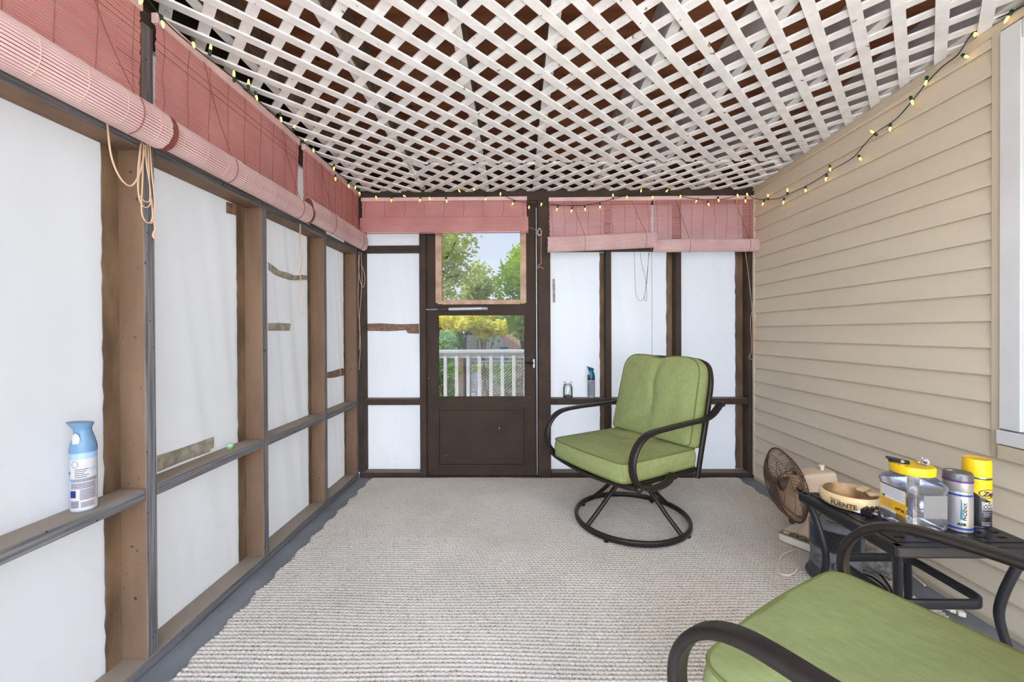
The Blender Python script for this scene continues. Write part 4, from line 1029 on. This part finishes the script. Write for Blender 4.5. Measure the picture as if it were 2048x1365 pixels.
# --- black battery pack and coil rings
bp_ = at(1722, 1028, Z=TZ); kb = empty('lighter', (bp_.x, bp_.y, TZ), label='small black lighter with a white label in front of the ashtray', cat='lighter')
d = Vector((.55, -.83, 0)).normalized(); p0 = Vector((bp_.x, bp_.y, TZ+.012))
child(kb, MB().beam(p0-d*.030, p0+d*.034, .026, .022), 'case', 'cord_black', bevel=.003)
sd = Vector((-.83, -.55, 0))
child(kb, MB().beam(p0-d*.026+sd*.0137, p0+d*.002+sd*.0137, .0008, .014), 'label_sticker', 'print_white')
child(kb, MB().tube([p0+d*.034, p0+d*.046], .007, 10), 'nozzle', 'steel', smooth=True)
mat('red_plastic', lin(190,30,30), .4)
for k, (px, py) in enumerate(((1729, 1012), (1748, 1021))):
    q = at(px, py, Z=TZ+.010); kr = empty('key_ring', (q.x, q.y, TZ), label=('silver split ring with a red tag leaning on the ashtray', 'silver split ring with a red tag beside the clear jar')[k], cat='key ring', group='silver rings on the table')
    ax = Vector((.35, .9, .2)).normalized()
    for j in range(3):
        cc = Vector((q.x, q.y, TZ+.0135))+Vector((.006*(j-1), .002*j, 0)); e1 = Vector((.8, -.55, 0)).normalized()
        child(kr, MB().tube([cc+e1*.0115*math.cos(t*2*PI/20)+Vector((0,0,1))*.0115*math.sin(t*2*PI/20) for t in range(20)], .0012, 6, closed=True), 'ring', 'steel', smooth=True)
    child(kr, MB().box(q.x-.004, q.x+.012, q.y-.004, q.y+.004, TZ, TZ+.008), 'tag', 'red_plastic', bevel=.002)
# --- clear candy jar
jx, jy = 1.298, 1.345; jr = empty('candy_jar', (jx, jy, TZ), label='clear square plastic candy jar with a yellow lid on the table', cat='jar')
def rr2(hx, hy, r, z, c=(jx, jy), n=5):
    P = rpoly([(-hx,-hy),(hx,-hy),(hx,hy),(-hx,hy)], [r]*4, n); return [(c[0]+a, c[1]+b, z) for a, b in P]
levels = [(.055,.052,.02,.0),(.063,.060,.022,.006),(.065,.062,.022,.03),(.061,.058,.022,.05),(.061,.058,.022,.115),(.066,.063,.022,.132),(.066,.063,.024,.142),(.060,.058,.03,.154),(.052,.050,.045,.164),(.049,.049,.045,.178)]
m = MB(); n_ = None
for hx, hy, r, z in levels:
    L_ = rr2(hx, hy, r, TZ+.001+z)
    if n_ is None: n_ = len(L_)
    b0 = len(m.v); m.v += L_
    if b0:
        for i in range(n_): m.f.append((b0-n_+i, b0-n_+(i+1) % n_, b0+(i+1) % n_, b0+i))
m.f.append(tuple(range(n_))[::-1]); child(jr, m, 'jar_body', 'clear_plastic', smooth=True, angle=50)
mat('lid_yellow', lin(246,196,20), .35); mat('label_orange', lin(248,188,20), .5); mat('print_grey', lin(150,148,160), .6)
child(jr, MB().lathe([(.052,.172),(.056,.174),(.057,.196),(.054,.200)], 44, (jx, jy, TZ)), 'lid', 'lid_yellow', smooth=True, bevel=.0)
m = MB()
for k in range(48):
    a = 2*PI*k/48; m.beam((jx+.0572*math.cos(a), jy+.0572*math.sin(a), TZ+.176), (jx+.0572*math.cos(a), jy+.0572*math.sin(a), TZ+.194), .0015, .003)
child(jr, m, 'lid_ridges', 'lid_yellow', kind='stuff')
def face_x(X):   # label face looking to -X; local x runs towards -Y
    return lambda V: [(X-z, jy-x, TZ+y) for x, y, z in V]
lx = face_x(jx-.0625)
def lab(V, F, m, nm, e=0., label=None, kind=None):
    vv = [(x, y, e) for x, y, z in V]; return child(jr, MB().add(lx(vv), F), nm, m, label=label, kind=kind)
def R4(x0, x1, y0, y1): return [(x0,y0,0),(x1,y0,0),(x1,y1,0),(x0,y1,0)], [(0,1,2,3)]
lab(*R4(-.046,.046,.022,.128), 'label_orange', 'label')
lab(*R4(-.043,.043,.082,.125), 'print_white', 'label_panel', .0006)
lab(*R4(-.043,.012,.026,.048), 'print_white', 'label_panel', .0006)
lab(*text_mesh('m&m', .020, bold=.0008)[:2], 'print_brown', 'lettering', .0008) if False else None
V, F = text_mesh('m&m', .014, bold=.0008); lab([(x+.010, y+.055, 0) for x, y, z in V], F, 'print_brown', 'lettering', .0008, label='dark m&m lettering')
V, F = text_mesh('140', .009, bold=.0006); lab([(x-.040, y+.084, 0) for x, y, z in V], F, 'print_black', 'lettering', .0012)
vs, fs = [], []
for i in range(9):
    a, b = R4(-.041, .040 if i % 3 else .030, .120-i*.0036, .1192-i*.0036); o_ = len(vs); vs += a; fs += [tuple(j+o_ for j in f) for f in b]
for i in range(14):
    x_ = -.040+i*.0026; a, b = R4(x_, x_+(.0008 if i % 3 else .0016), .028, .045); o_ = len(vs); vs += a; fs += [tuple(j+o_ for j in f) for f in b]
for i in range(5):
    a, b = R4(-.041, .0-.004*(i % 2), .077-i*.0045, .0758-i*.0045); o_ = len(vs); vs += a; fs += [tuple(j+o_ for j in f) for f in b]
lab(vs, fs, 'print_grey', 'label_print', .0012, kind='stuff')
child(jr, MB().box(jx-.020, jx+.054, jy-.0590, jy-.0585, TZ+.045, TZ+.118), 'back_label', 'clear_bag')
# on the lid
def top_at(px, py, z): return at(px, py, Z=z)
lz = TZ+.200
q = Vector((jx-.026, jy+.012, lz)); cp = empty('spring_clip', q, label='black spring clip lying on the yellow jar lid', cat='clip')
d = Vector((.80, -.60, 0)); s2 = Vector((.6, .8, 0))
child(cp, MB().beam(q-d*.036+Vector((0,0,.013)), q+d*.022+Vector((0,0,.006)), .020, .006), 'handle', 'cord_black', bevel=.002)
child(cp, MB().beam(q-d*.030+Vector((0,0,.0033)), q+d*.022+Vector((0,0,.0033)), .020, .006), 'jaw', 'cord_black', bevel=.002)
child(cp, MB().tube([q+d*.004-s2*.011+Vector((0,0,.008)), q+d*.004+s2*.011+Vector((0,0,.008))], .005, 10), 'spring', 'steel', smooth=True)
q = Vector((jx+.024, jy-.012, lz+.0125)); gp = empty('glass_stopper', (q.x, q.y, lz), label='clear round glass stopper lying on the yellow jar lid', cat='stopper')
dd = Vector((.35, .94, 0)); MM = Matrix.Translation(q) @ dd.to_track_quat('Z', 'Y').to_matrix().to_4x4()
child(gp, MB().lathe([(.004,-.016),(.0115,-.014),(.0125,-.004),(.0115,.006),(.007,.010),(.008,.024),(.005,.026)], 20).xf(MM), 'knob', 'jar_glass', smooth=True)
child(gp, MB().lathe([(.0035,-.0168),(.0035,-.008)], 10).xf(MM), 'bore', 'cord_black')
# --- silver canister
mat('can_silver', lin(176,172,168), .35, metal=.55); mat('cap_grey', lin(110,108,112), .35, metal=.5); mat('purple', lin(92,40,120), .5); mat('can_blue', lin(24,60,140), .4); mat('can_teal', lin(30,120,140), .4)
cc = Vector((1.418, 1.318, TZ)); cn = empty('deodorant_can', cc, label='silver spray can with a grey cap and purple band between jar and yellow can', cat='spray can')
child(cn, MB().lathe([(.031,0),(.0345,.003),(.0345,.120),(.033,.128)], 40, cc), 'body', 'can_silver', smooth=True)
child(cn, MB().lathe([(.0335,.1285),(.0345,.131),(.0345,.157)], 40, cc), 'collar', 'can_silver', smooth=True)
child(cn, MB().lathe([(.0355,.1575),(.0355,.162)], 40, cc), 'band', 'purple', smooth=True)
child(cn, MB().lathe([(.0345,.1625),(.0345,.182),(.0325,.185),(.030,.184)], 40, cc), 'cap', 'cap_grey', smooth=True)
child(cn, MB().add([(cc.x-.02, cc.y+.008, TZ+.1856), (cc.x-.006, cc.y+.006, TZ+.1856), (cc.x-.005, cc.y+.016, TZ+.1856), (cc.x-.018, cc.y+.018, TZ+.1856)], [(0,1,2,3)]), 'price_sticker', 'print_white')
for z0, z1 in ((.115,.121),(.010,.016)): child(cn, MB().lathe([(.0349,z0),(.0349,z1)], 40, cc, cap=False), 'stripe', 'can_blue', smooth=True)
V, F = text_mesh('PHOENIX', .013, bold=.0003); child(cn, wrap(([(-y, x, z) for x, y, z in V], F), .0348, math.radians(-103), .040, cc), 'lettering', 'print_black', label='vertical dark lettering on silver can')
V, F = text_mesh('AXE', .010, bold=.0008); child(cn, wrap((V, F), .0348, math.radians(-138), .024, cc), 'lettering', 'print_black')
V = [(0,.0,0),(.006,.0,0),(.0035,.062,0),(.0020,.062,0)]; child(cn, wrap((V, [(0,1,2,3)]), .0349, math.radians(-128), .042, cc), 'leaf_stripe', 'can_teal')
vs, fs = [], []
for i in range(22):
    a, b = R4(.0, .007 if i % 2 else .005, i*.004, i*.004+.0018); o_ = len(vs); vs += a; fs += [tuple(j+o_ for j in f) for f in b]
child(cn, wrap((vs, fs), .0348, math.radians(-158), .018, cc), 'label_print', 'print_grey', kind='stuff')
# --- yellow and black aerosol
mat('can_yellow', lin(252,196,14), .35); mat('can_black', lin(14,14,16), .3); mat('navy', lin(34,20,90), .4)
zc_ = Vector((1.508, 1.345, TZ)); zp = empty('aerosol_can', zc_, label='tall yellow and black aerosol can at the right end of the table', cat='spray can')
RZ = .0335
child(zp, MB().lathe([(.031,.0),(.0335,.003),(.0335,.006)], 44, zc_), 'base_rim', 'steel', smooth=True)
child(zp, MB().lathe([(RZ,.0065),(RZ,.158),(.031,.168)], 44, zc_), 'can_body', 'can_black', smooth=True)
# yellow upper label with a slanting lower edge
vs, fs = [], []; N_ = 60
for i in range(N_+1):
    a = 2*PI*i/N_; fct = (1+math.cos(a-math.radians(-40)))/2
    zlo = .085+.045*(1-fct); R_ = RZ+.0004
    vs += [(zc_.x+R_*math.cos(a), zc_.y+R_*math.sin(a), TZ+zlo), (zc_.x+R_*math.cos(a), zc_.y+R_*math.sin(a), TZ+.158)]
fs = [(2*i, 2*i+2, 2*i+3, 2*i+1) for i in range(N_)]
child(zp, MB().add(vs, fs), 'upper_label', 'can_yellow', smooth=True)
child(zp, MB().lathe([(.0315,.160),(.0335,.1615),(.0335,.164)], 44, zc_), 'seam_ring', 'steel', smooth=True)
child(zp, MB().lathe([(.0335,.1645),(.0338,.170),(.0335,.214),(.031,.220),(.0285,.2185)], 44, zc_), 'cap', 'lid_yellow', smooth=True)
AZ = math.radians(-130)
def oval(rx_, ry_, n_=40): return [(rx_*math.cos(2*PI*i/n_), ry_*math.sin(2*PI*i/n_), 0) for i in range(n_)]
def ring_oval(r0, r1, n_=40):
    a, b = oval(*r0), oval(*r1); return a+b, [(i, (i+1) % n_, n_+(i+1) % n_, n_+i) for i in range(n_)]
V = [(x+.023, y+.114, 0) for x, y, z in oval(.026, .0165)]
child(zp, wrap(([(.023,.114,0)]+V, [(0, 1+i, 1+(i+1) % 40) for i in range(40)]), RZ, AZ, 0, zc_, .0007), 'logo_field', 'can_yellow')
V, F = ring_oval((.024,.0145), (.021,.0122)); child(zp, wrap(([(x+.023, y+.114, z) for x, y, z in V], F), RZ, AZ, 0, zc_, .0011), 'logo_ring', 'navy')
V, F = text_mesh('Zep', .020, shear=.25, bold=.0010); child(zp, wrap(([(x+.008, y+.107, z) for x, y, z in V], F), RZ, AZ, 0, zc_, .0011), 'lettering', 'navy', label='navy Zep lettering in an oval')
for t, s_, zz in (('SMOKE', .0125, .079), ('ODOR', .0125, .0685), ('ELIMINATOR', .0062, .0615)):
    V, F = text_mesh(t, s_, bold=.0002 if s_ > .01 else 0); child(zp, wrap(([(x+.006, y+zz, z) for x, y, z in V], F), RZ, AZ, 0, zc_, .0009), 'lettering', 'print_white', label='white %s lettering' % t)
vs, fs = [], []
for i, z_ in enumerate((.056,.0535,.050,.0475,.044,.0405,.022,.019,.016,.0135,.011)):
    a, b = R4(.006 if i < 2 or i > 5 else .010, .030-.003*(i % 3), z_, z_+.0012); o_ = len(vs); vs += a; fs += [tuple(j+o_ for j in f) for f in b]
child(zp, wrap((vs, fs), RZ, AZ, 0, zc_, .0009), 'label_print', 'print_grey', kind='stuff')

# ================================================================== fan
mat('fan_beige', lin(214,190,164), .5, col2=lin(200,174,146), nscale=6); mat('fan_white', lin(228,220,206), .45); mat('fan_brown', lin(86,62,48), .5); mat('fan_blade', lin(206,172,140), .45); mat('fan_olive', lin(150,128,80), .5)
fo = Vector((1.522, 2.085, .0165)); fan = empty('desk_fan', fo, label='old beige table fan with a brown wire cage on the floor by the siding', cat='fan')
Mb = Matrix.Translation(fo) @ Matrix.Rotation(math.radians(214), 4, 'Z')     # base: local +x is the front
def Fn(mb, nm, m, M=Mb, **k): return child(fan, mb.xf(M), nm, m, **k)
Fn(MB().prism(rpoly([(-.11,-.125),(.125,-.125),(.125,.125),(-.11,.125)], [.03]*4, 5), 0, .038), 'base', 'fan_white', bevel=.008)
Fn(MB().box(.070, .122, -.118, .118, .0385, .043), 'control_strip', 'fan_olive', bevel=.001)
for i in range(4): Fn(MB().box(.080, .112, -.10+i*.034, -.10+i*.034+.028, .0435, .053), 'button', 'cap_grey' if i else 'fan_beige', bevel=.003)
lv = [(.085,.070,.039),(.060,.050,.075),(.046,.042,.12),(.044,.040,.24)]
m = MB(); n_ = None
for hx, hy, z in lv:
    P_ = [(a-.02, b, z) for a, b in rpoly([(-hx,-hy),(hx,-hy),(hx,hy),(-hx,hy)], [min(hx,hy)*.4]*4, 5)]
    b0 = len(m.v); m.v += P_; n_ = len(P_)
    if b0:
        for i in range(n_): m.f.append((b0-n_+i, b0-n_+(i+1) % n_, b0+(i+1) % n_, b0+i))
m.f += [tuple(range(n_))[::-1], tuple(range(len(m.v)-n_, len(m.v)))]; Fn(m, 'pillar', 'fan_beige', smooth=True, angle=50)
HA = math.radians(173); TI = math.radians(9)
Mh = Matrix.Translation(fo+Vector((.012, .005, .318))) @ Matrix.Rotation(HA, 4, 'Z') @ Matrix.Rotation(TI, 4, 'Y')
Fn(MB().prism([(y, z) for y, z in rpoly([(-.055,-.055),(.055,-.055),(.055,.055),(-.055,.055)], [.02]*4, 5)], -.07, .085).xf(Matrix(((0,0,1,0),(1,0,0,0),(0,1,0,0),(0,0,0,1)))), 'motor_housing', 'fan_beige', Mh, bevel=.006)
Fn(MB().lathe([(.009,.050),(.009,.066),(.013,.070),(.013,.078)], 12, (-.035,0,0)), 'oscillation_knob', 'fan_white', Mh, smooth=True)
X2 = Matrix(((0,0,1,0),(1,0,0,0),(0,1,0,0),(0,0,0,1)))    # lathe axis -> local x
Fn(MB().lathe([(.030,.12),(.036,.135),(.036,.165),(.026,.182),(.010,.186)], 24).xf(X2), 'hub', 'fan_brown', Mh, smooth=True)
for k in range(4):
    m = MB(); vs = []; fs = []; nu, nv = 7, 5
    for i in range(nu+1):
        r = .028+(.150-.028)*i/nu; wdt = .040+.055*math.sin(PI*min(1, (i/nu)*.85+.12)); 
        for j in range(nv+1):
            t = (j/nv-.5); y_ = t*wdt; x_ = .150+t*.045; vs.append((x_, y_, math.sqrt(max(r*r-y_*y_*.5, 1e-5))))
    fs = [(i*(nv+1)+j, i*(nv+1)+j+1, (i+1)*(nv+1)+j+1, (i+1)*(nv+1)+j) for i in range(nu) for j in range(nv)]
    n0 = len(vs); vs += [(x+.003, y, z) for x, y, z in vs]; fs += [tuple(n0+i for i in f[::-1]) for f in fs]
    Fn(m.add(vs, fs).xf(Matrix.Rotation(PI/2*k+.35, 4, 'X')), 'blade', 'fan_blade', Mh, smooth=True)
RC = .182
def dome(sgn, nw, nm, twist):
    m = MB(); x0 = .150
    for k in range(nw):
        a = 2*PI*k/nw; pts = []
        for i in range(9):
            t = i/8; r = .034+(RC-.034)*t; d = .062*(1-t**2.6); aa = a+twist*(1-t)
            pts.append((x0+sgn*(d+.002), r*math.cos(aa), r*math.sin(aa)))
        m.tube(pts, .00115, 4)
    for t in (.0, .45, .78):
        r = .034+(RC-.034)*t; d = .062*(1-t**2.6); m.tube([(x0+sgn*(d+.002), r*math.cos(2*PI*i/40), r*math.sin(2*PI*i/40)) for i in range(40)], .0014, 4, closed=True)
    return Fn(m, nm, 'fan_brown', Mh, kind='stuff', smooth=True)
dome(1, 64, 'front_grille', .5); dome(-1, 56, 'rear_grille', 0)
Fn(MB().tube([(.150, RC*math.cos(2*PI*i/56), RC*math.sin(2*PI*i/56)) for i in range(56)], .0045, 8, closed=True), 'grille_rim', 'fan_brown', Mh, smooth=True)
for k in range(4):
    a = PI/4+PI/2*k; Fn(MB().tube([(.150+(.066*(1-t**2.6)), (.02+(RC-.02)*t)*math.cos(a), (.02+(RC-.02)*t)*math.sin(a)) for t in [i/8 for i in range(9)]], .0026, 6), 'grille_rib', 'fan_brown', Mh, smooth=True)
Fn(MB().lathe([(.030,.206),(.036,.212),(.030,.218),(.004,.219)], 24).xf(X2), 'grille_badge', 'fan_brown', Mh, smooth=True)
Fn(MB().box(.140,.160,-.012,.012,-RC-.022,-RC-.002), 'grille_clip', 'fan_brown', Mh, bevel=.003)

# ================================================================== heater
mat('heater_grey', lin(112,114,120), .5, col2=lin(102,104,110), nscale=40); mat('heater_dark', lin(66,68,73), .5); mat('heater_black', lin(16,16,18), .6)
ho = Vector((1.405, 1.80, .0175)); ht = empty('space_heater', ho, label='dark grey round space heater with two knobs beside the table', cat='heater')
def Ht(mb, nm, m, **k): return child(ht, mb, nm, m, **k)
HF = math.radians(216)
Ht(MB().lathe([(.108,0),(.110,.006),(.106,.016),(.100,.019),(.100,.028),(.095,.032),(.094,.042),(.090,.048)], 48, ho), 'foot', 'heater_dark', smooth=True, angle=25)
Ht(MB().lathe([(.088,.0485),(.091,.055),(.093,.125),(.092,.138)], 48, ho), 'control_band', 'heater_grey', smooth=True)
Ht(MB().lathe([(.078,.1385),(.078,.232)], 40, ho), 'inner_drum', 'heater_black', smooth=True)
m = MB()
for i in range(72):
    a = 2*PI*i/72
    for tw in (.33, -.33):
        m.tube([(ho.x+.0905*math.cos(a+tw*t), ho.y+.0905*math.sin(a+tw*t), ho.z+.139+.086*t) for t in (0,.5,1)], .0011, 4)
Ht(m, 'grille', 'heater_dark', kind='stuff')
for a in (100, 160, -100, -160):
    a = HF+math.radians(a); Ht(MB().beam((ho.x+.090*math.cos(a), ho.y+.090*math.sin(a), ho.z+.137), (ho.x+.090*math.cos(a), ho.y+.090*math.sin(a), ho.z+.230), .012, .05, up=(math.cos(a+PI/2), math.sin(a+PI/2), 0)), 'strut', 'heater_grey')
Ht(MB().lathe([(.090,.2255),(.0935,.230),(.0925,.246),(.086,.254),(.060,.257)], 48, ho), 'top_cap', 'heater_grey', smooth=True)
m = MB()
for a0 in (200, 20):
    m.sweep([(ho.x+.058*math.cos(math.radians(a0+i*7)), ho.y+.058*math.sin(math.radians(a0+i*7)), ho.z+.2575) for i in range(20)], rrect(.006, .002, .3))
Ht(m, 'handle_groove', 'heater_black', kind='stuff')
for k, da in enumerate((-24, 20)):
    a = HF+math.radians(da); n_ = Vector((math.cos(a), math.sin(a), 0)); c0 = ho+n_*.092+Vector((0,0,.092-.006*k))
    MK = Matrix.Translation(c0) @ n_.to_track_quat('Z', 'Y').to_matrix().to_4x4()
    kn = Ht(MB().lathe([(.021,0),(.021,.003),(.017,.005),(.0155,.012),(.013,.013)], 24).xf(MK), 'knob', 'cap_grey', smooth=True)
    o = MB().box(-.0035,.0035,-.014,.014,.012,.020).xf(MK @ Matrix.Rotation((.5, 1.3)[k], 4, 'Z')).build('knob_grip', 'heater_black', bevel=.0015); o.parent = kn; o.matrix_parent_inverse = Matrix.Translation(-ht.location)
V, F = text_mesh('Honeywell', .0075); Ht(wrap((V, F), .0933, HF+math.radians(-15), .122, ho), 'lettering', 'print_grey')
m = MB()
for i in range(11):
    for j in range(2):
        a = HF+math.radians(-36+i*7); m.ball((ho.x+.0928*math.cos(a), ho.y+.0928*math.sin(a), ho.z+.129+.006*j-.01), .0010, 4)
Ht(m, 'marking_dots', 'print_grey', kind='stuff')
a = HF+math.radians(-2); Ht(MB().ball((ho.x+.0925*math.cos(a), ho.y+.0925*math.sin(a), ho.z+.112), .003, 6), 'indicator_lamp', 'red_plastic', smooth=True)

# ================================================================== cords and bits on the floor
def floor_cord(name, label, pts, r, m, extra=None):
    o = MB().tube(spline([at(a, b, Z=z) for a, b, z in pts], 6), r, 8).build(name, m, smooth=True); return tag(o, label, 'cord')
floor_cord('fan_cord', 'cream fan cord looping on the rug in front of the heater', [(1590,1100,.020),(1566,1110,.020),(1556,1128,.020),(1558,1146,.020),(1575,1151,.020),(1588,1146,.020),(1594,1138,.020)], .0035, 'cord_cream')
floor_cord('heater_cord', 'black heater cord curving across the rug under the table', [(1705,1133,.020),(1730,1134,.03),(1755,1146,.03),(1775,1168,.02),(1786,1190,.020),(1790,1205,.020)], .0045, 'cord_black')
floor_cord('heater_cord', 'second black cord lying below the first under the table', [(1700,1146,.020),(1730,1150,.022),(1752,1160,.022),(1772,1178,.020),(1784,1200,.020)], .0045, 'cord_black')
floor_cord('wall_cord', 'cream cord lying along the foot of the siding', [(1698,1066,.03),(1735,1080,.034),(1768,1106,.034),(1800,1130,.034),(1850,1172,.03)], .0035, 'cord_cream')
q = at(1900, 1220, Z=.022); pe = empty('plug_end', (q.x, q.y, .012), label='cream cord end with a plug lying at the rug edge', cat='plug')
a = at(1868, 1212, Z=.022); b = at(1900, 1221, Z=.022); c2 = at(1912, 1225, Z=.022); e2 = at(1930, 1229, Z=.022)
child(pe, MB().tube([a, b], .0035, 8), 'wire', 'cord_cream', smooth=True)
child(pe, MB().tube([b, c2], .008, 10), 'strain_relief', 'cord_cream', smooth=True)
child(pe, MB().beam(c2+(e2-c2)*.1, e2, .022, .018), 'plug_body', 'cord_cream', bevel=.003)
# crumpled clear bag under the table
q = at(1765, 1135, Z=.03); m = MB(); n_ = 26; vs = []
for i in range(n_):
    th_ = PI*i/(n_-1)
    for j in range(n_):
        ph = 2*PI*j/n_; d = Vector((math.sin(th_)*math.cos(ph), math.sin(th_)*math.sin(ph), math.cos(th_)))
        k_ = 1+.55*noise.noise(d*3.1)+.35*noise.noise(d*7)
        vs.append((q.x+d.x*.095*k_, q.y+d.y*.075*k_, max(.0145, .045+d.z*.045*k_)))
m.add(vs, [(i*n_+j, i*n_+(j+1) % n_, (i+1)*n_+(j+1) % n_, (i+1)*n_+j) for i in range(n_-1) for j in range(n_)])
o = m.build('plastic_bag', 'clear_bag'); tag(o, 'crumpled clear plastic bag on the rug under the table', 'bag')

# ================================================================== things on the wall rails
def air_freshener(name, c, h, rx_, face, label, m_body, m_cap, m_label, prints, slant=.12):
    root = empty(name, c, label=label, cat='spray bottle', group='air freshener sprays on the rails')
    s = h/.25; E = dict(ex=1., ey=1.)
    bz = .165*s
    child(root, MB().lathe([(rx_*.93,0),(rx_,.004*s),(rx_*1.01,.06*s),(rx_,.150*s),(rx_*.97,bz)], 36, c), 'bottle', m_body, smooth=True)
    # spray head: shoulders, neck and a slanted flared top
    prof = [(rx_*1.03,bz),(rx_*1.04,bz+.008*s),(rx_*.98,bz+.022*s),(rx_*.78,bz+.044*s),(rx_*.66,bz+.058*s),(rx_*.72,bz+.068*s),(rx_*.96,bz+.080*s),(rx_*1.0,bz+.084*s)]
    m = MB().lathe(prof, 36, (0,0,0)); d = Vector((math.cos(face-1.5), math.sin(face-1.5), 0)); out = []
    for x, y, z in m.v:
        t = max(0, (z-bz-.055*s)/(.03*s)); out.append((c[0]+x+d.x*.006*t, c[1]+y+d.y*.006*t, c[2]+z+t*(Vector((x, y, 0)).dot(d))*slant))
    m.v = out; child(root, m, 'spray_head', m_cap, smooth=True, angle=50)
    a = face-.62; child(root, wrap(([(rx_*.30*math.cos(2*PI*i/20), .017*s+.017*s*math.sin(2*PI*i/20), 0) for i in range(20)], [tuple(range(20))]), rx_*.83, a, bz+.022*s, c, .0035), 'trigger', 'label_pale')
    child(root, wrap(quadstrip(-rx_*1.15, rx_*1.2, .004*s, .148*s, 14), rx_*1.01, face, 0, c, .0006), 'label', m_label)
    for V, F, mm, kind in prints: child(root, wrap((V, F), rx_*1.01, face, 0, c, .0013), 'label_print', mm, kind=kind)
    return root
mat('spray_blue', lin(92,126,154), .4, col2=lin(104,138,166), nscale=4); mat('spray_body', lin(150,176,206), .35); mat('label_pale', lin(190,184,182), .5)
mat('spray_teal', lin(18,92,120), .3); mat('spray_navy', lin(30,42,62), .35); mat('label_grey', lin(150,152,162), .5); mat('print_navy', lin(34,40,110), .5); mat('print_sky', lin(120,176,212), .5); mat('print_dim', lin(72,68,88), .6)
def rects(L_):
    vs, fs = [], []
    for x0, x1, y0, y1 in L_:
        o_ = len(vs); vs += [(x0,y0,0),(x1,y0,0),(x1,y1,0),(x0,y1,0)]; fs.append((o_,o_+1,o_+2,o_+3))
    return vs, fs
sp = at(168, 1014, X=XL-.042); c1 = (XL-.042, sp.y, .6005)
face1 = math.atan2(-c1[1], -c1[0])
lines = [(-.018, .010-.004*(i % 3), .120-i*.0055, .1218-i*.0055) for i in range(5)]+[(-.030, .030, .092-i*.0030, .0936-i*.0030) for i in range(3)]+[(-.028, .028-.005*(i % 2), .080-i*.0033, .0816-i*.0033) for i in range(5)]
lines += [(-.008, .029-.003*(i % 3), .062-i*.0028, .0633-i*.0028) for i in range(11)]+[(-.006, .024-.004*(i % 2), .026-i*.0032, .0275-i*.0032) for i in range(5)]+[(-.029, -.010, .030-i*.004, .0322-i*.004) for i in range(5)]
V1, F1 = ring_oval((.0075,.0095), (.0066,.0085)); V1 = [(x-.018, y+.136, 0) for x, y, z in V1]
V2, F2 = ring_oval((.0045,.0048), (.0028,.003)); o_ = len(V2); V2 = [(x+.016, y+.118, 0) for x, y, z in V2]+[(x+.0245, y+.119, 0) for x, y, z in V2]; F2 = F2+[tuple(i+o_ for i in f) for f in F2]
air_freshener('air_freshener', c1, .252, .0285, face1, 'light blue and white air freshener bottle on the left wall rail', 'spray_body', 'spray_blue', 'label_pale',
    [(*rects(lines), 'print_dim', 'stuff'), (*rects([(-.030,-.016,.042,.062), (-.036,-.031,.108,.115)]), 'print_navy', None), (V1, F1, 'print_dim', None), (V2, F2, 'print_sky', None), (*rects([(-.030,.030,.0935,.0945), (-.028,-.022,.083,.090), (.0,.008,.084,.088)]), 'print_sky', None)])
c3 = (.568, YF+.044, .5985)
air_freshener('air_freshener', c3, .235, .0285, math.radians(-104), 'teal and navy air freshener bottle on the far wall rail', 'spray_navy', 'spray_teal', 'label_grey',
    [(*rects([(-.022, .018-.004*(i % 3), .118-i*.009, .121-i*.009) for i in range(11)]), 'print_dim', 'stuff'), (*rects([(.004,.012,.120,.130)]), 'red_plastic', None)], slant=.30)
# glass jar with pebbles
gj = Vector((.389, YF+.044, .5985)); gr = empty('glass_jar', gj, label='small clear glass jar with dark pebbles on the far wall rail', cat='jar')
child(gr, MB().lathe([(.030,.0),(.036,.006),(.0375,.02),(.0375,.080),(.032,.094),(.030,.098),(.033,.101),(.030,.106),(.032,.110),(.031,.122)], 32, gj, cap=False), 'jar_body', 'jar_glass', smooth=True)
child(gr, MB().lathe([(.0305,.1),(.0335,.1005),(.0335,.104),(.0305,.105)], 32, gj, cap=False), 'rim_ring', 'galvanised', smooth=True)
mat('pebble_dark', lin(64,66,58), .6, col2=lin(110,116,90), nscale=80)
rnd = random.Random(5); m = MB()
for i in range(60):
    a, r = rnd.random()*2*PI, .032*math.sqrt(rnd.random()); m.ball((gj.x+r*math.cos(a), gj.y+r*math.sin(a), gj.z+.006+rnd.random()*.014), rnd.uniform(.003,.0055), 5)
o = m.build('pebbles', 'pebble_dark', smooth=True); o.parent = gr; o.matrix_parent_inverse = Matrix.Translation(-gr.location); tag(o, kind='stuff')
# small green and clear cap on the left rail
q = at(460, 893, X=XL-.05); gq = empty('bottle_cap', (q.x, q.y, .5975), label='tiny clear and green plastic cap on the left wall rail', cat='cap')
mat('green_plastic', lin(130,214,120), .3, transl=(lin(150,230,130), .4)); mat('clear_cap', lin(214,232,220), .25, transl=(lin(220,240,225), .5))
cq = Vector((q.x, q.y, .5975))
child(gq, MB().lathe([(.0125,.0),(.0145,.003),(.0145,.012)], 16, cq), 'lower_part', 'green_plastic', smooth=True)
child(gq, MB().lathe([(.014,.0122),(.0145,.016),(.012,.024),(.008,.026)], 16, cq), 'upper_part', 'clear_cap', smooth=True)
